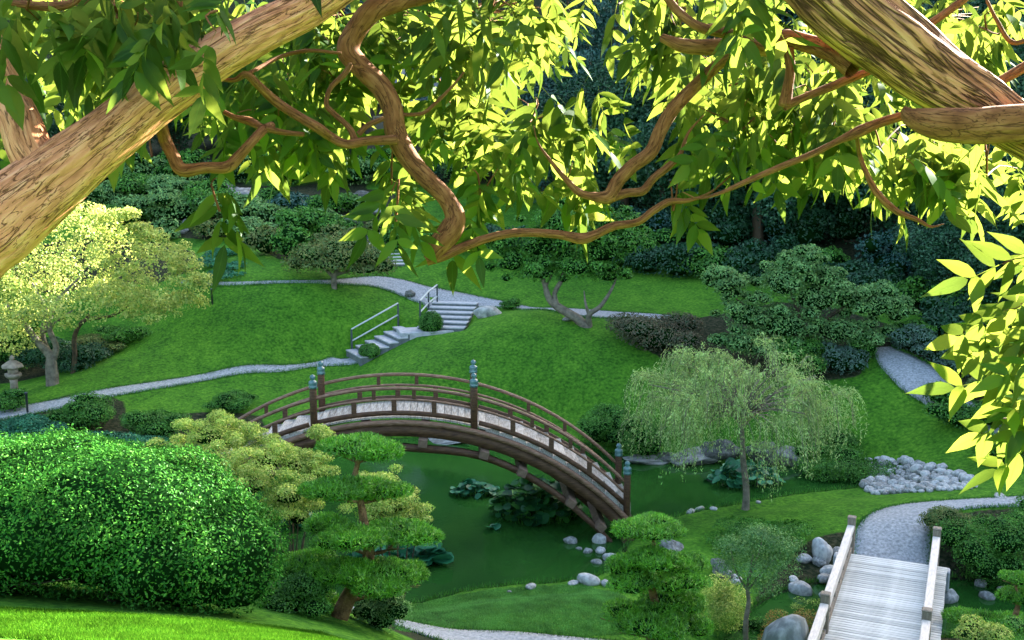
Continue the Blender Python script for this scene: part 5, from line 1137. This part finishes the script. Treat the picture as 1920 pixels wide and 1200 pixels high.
# clusters: cx, cy, rx, ry, density, near Z, far Z, tree
CL = [(50,40,90,55,1.2,2.7,3.3,0),(220,50,140,60,1.5,2.7,3.4,0),(340,30,90,45,1.1,2.8,3.3,0),(130,180,60,40,.8,3.5,4.2,0),(15,300,30,30,.6,3.4,4,0),(230,150,70,50,.9,3.3,4.2,0),(408,50,22,75,1.0,2.7,2.9,0),
 (330,170,80,50,.9,3.4,4.4,0),(440,200,90,60,.9,3.5,4.8,0),(560,110,110,80,1.0,3.65,4.8,0),(530,265,110,45,1.2,3.4,4.4,0),(640,50,110,50,1.0,3.8,4.8,0),(620,280,70,40,1.0,3.65,4.2,0),(285,300,25,15,.8,3.4,3.8,0),(412,400,10,8,1.8,3.3,3.5,0),(640,200,90,60,.8,3.8,4.8,0),
 (780,50,130,55,1.1,3.7,4.6,0),(920,40,120,55,1.2,3.2,4.6,0),(830,100,90,30,.9,3.6,4.2,0),(830,190,80,50,.8,3.7,5.0,0),(880,260,100,60,1.1,3.6,5.0,0),(990,255,100,55,1.2,3.4,5.0,0),(1090,220,80,22,1.0,3.6,4.5,0),(1110,280,70,30,1.0,3.7,4.8,0),
 (742,435,24,50,1.6,3.2,3.45,0),(735,370,35,35,1.1,3.3,4,0),(900,385,40,30,.9,3.6,3.9,0),(1060,360,70,35,.9,3.6,4.2,0),(870,465,12,10,1.2,3.52,3.6,0),(1160,20,60,30,.6,3.6,4.5,0),(960,330,60,30,.8,3.6,4.5,0),
 (1270,40,80,60,1.2,3.3,3.9,1),(1290,140,70,45,.9,3.6,4.5,1),(1400,180,100,70,1.0,3.5,4.6,1),(1390,262,110,45,1.1,3.3,4.4,1),(1530,220,110,70,1.1,3.3,4.5,1),(1470,298,90,30,.9,3.3,4.2,1),(1262,400,14,12,1.2,3.45,3.6,1),(1560,265,70,45,.9,3.35,4.3,1),
 (1650,300,100,55,.9,3.35,4.5,1),(1740,365,90,40,1.0,3.35,4.2,1),(1850,350,90,50,1.1,3.2,4.2,1),(1850,80,70,60,.9,3.4,4.4,1),(1790,30,50,35,.9,3.4,4.4,1),(1870,430,50,20,1.1,3.1,3.6,1),(1420,20,50,40,1.2,2.9,3.1,1),(1560,130,40,30,.6,3.7,4.6,1),(1750,290,80,30,.7,3.5,4.4,1)]
items = {0: [], 1: []}; twg = {0: [], 1: []}
def add_cluster(cx, cy, rx, ry, dn, z0, z1, w_, scale=1.0):
    zm = (z0 + z1) / 2; n = max(2, int(rx * ry * 3.1416 * dn / 1250 * (zm / 3.5) ** 2 / scale ** 2))
    base = lb if w_ == 0 else rb; c = P(cx, cy - ry * .4, zm) - base
    for k in range(n):
        a = rng.uniform(0, 6.283); q = math.sqrt(rng.random())
        Z_ = rng.uniform(z0, z1); px = cx + math.cos(a) * rx * q; py = cy + math.sin(a) * ry * q - (50 if cy < 150 else 85) * 3.5 / Z_ * .8
        p = P(px, py, Z_) - base; yaw = rng.uniform(0, 6.283); pitch = rng.uniform(.1, 1.1); roll = rng.normal() * .4; s = rng.uniform(.68, 1.08) * scale
        m_ = Matrix.Translation(Vector(p)) @ Matrix.Rotation(yaw, 4, 'Z') @ Matrix.Rotation(pitch, 4, 'Y') @ Matrix.Rotation(roll, 4, 'X') @ Matrix.Scale(s, 4)
        items[w_].append((Z_, int(rng.integers(8)), m_, (px, py)))
        if rng.random() < .4 and q < .9: twg[w_].append((np.array([c, (c + p) / 2 + rng.normal(size=3) * .02 + [0, 0, .02], p]), [.004, .003, .0015]))
for c in CL: add_cluster(*c)
# sunlit sprays hanging at the right edge: each reaches out to the left
for px, py in ((1835,505),(1905,500),(1870,545),(1850,610),(1900,600),(1800,620),(1880,660),(1835,690),(1910,700),(1860,740),(1820,745),(1900,770),(1860,800),(1910,830),(1880,850),(1840,640),(1925,640),(1930,560),(1865,700),(1930,740),(1930,800),(1890,730)):
    Z_ = rng.uniform(2.75, 3.1); p = P(px + 118, py - 45, Z_) - rb
    m_ = Matrix.Translation(Vector(p)) @ Matrix.Rotation(math.pi + rng.normal() * .35, 4, 'Z') @ Matrix.Rotation(rng.uniform(-.05, .45), 4, 'Y') @ Matrix.Rotation(rng.uniform(-1.2, -.4), 4, 'X') @ Matrix.Scale(rng.uniform(.75, .95), 4)
    items[1].append((Z_ - 2, int(rng.integers(8)), m_, (px, py)))
for a, b_ in ((1880,470),(1960,560),(1960,650),(1960,760)):
    twg[1].append((np.array([P(2010, 420, 3.0) - rb, P(1985, (b_ + 420) / 2, 3.0) - rb, P(1935, b_, 2.95) - rb, P(1880, b_ + 25, 2.9) - rb]), [.008, .006, .004, .002]))
# the rest of the two crowns, further back and above the frame, with added shade clusters
for cx, cy, rx, ry, dn, z0, z1, w_ in ((200,40,260,120,.5,5,8,0),(520,120,200,120,.5,5,8,0),(850,60,250,80,.6,5,8,0),(600,220,120,50,.4,5,7,0),(880,240,100,50,.4,5,7,0),(1350,80,160,90,.5,5,8,1),(1500,240,180,70,.5,5,8,1),(1720,300,120,60,.35,5,8,1),(1700,80,200,100,.6,5,8,1),
      (400,-160,500,120,.45,3.2,5.5,0),(1000,-380,300,140,1.6,3.9,4.6,0),(600,-330,300,120,1.2,3.9,4.8,0),(1400,-160,600,120,.35,3.2,5.5,1)):  # dense unseen clusters up here added to shade the upper-left leaves
    add_cluster(cx, cy, rx, ry, dn * 1.1 if cy > 0 else dn * .7, z0, z1, w_)
for w_, root in ((0, LT), (1, RT)):
    L = sorted(items[w_], key=lambda q: q[0] + (100 if not (-30 < q[3][0] < 1950 and -20 < q[3][1] < 950) else 0))
    for Z_, k, m_, _ in L[:295]:
        o = D.objects.new('leaf', COMPM[k]); COL.objects.link(o); o.parent = root; o.matrix_local = m_
    Vs = []; Ts = []; Us = []; o_ = 0
    for Z_, k, m_, _ in L[295:]:
        V, T, U_ = COMP[k]; A = np.array(m_); Us.append(U_); Vs.append(V @ A[:3, :3].T + A[:3, 3]); Ts.append(T + o_); o_ += len(V)
    if not Vs: continue
    o = link('leaves', mesh_np('leaves', np.vstack(Vs), np.vstack(Ts), True, np.vstack(Us)), root, M['wisteria']); o['kind'] = 'stuff'
    tubes('twigs', twg[w_], M['bark_branch'], root, sides=4, sub=2)['kind'] = 'stuff'
    print('leaves', w_, len(L))
print('objects', len(D.objects))
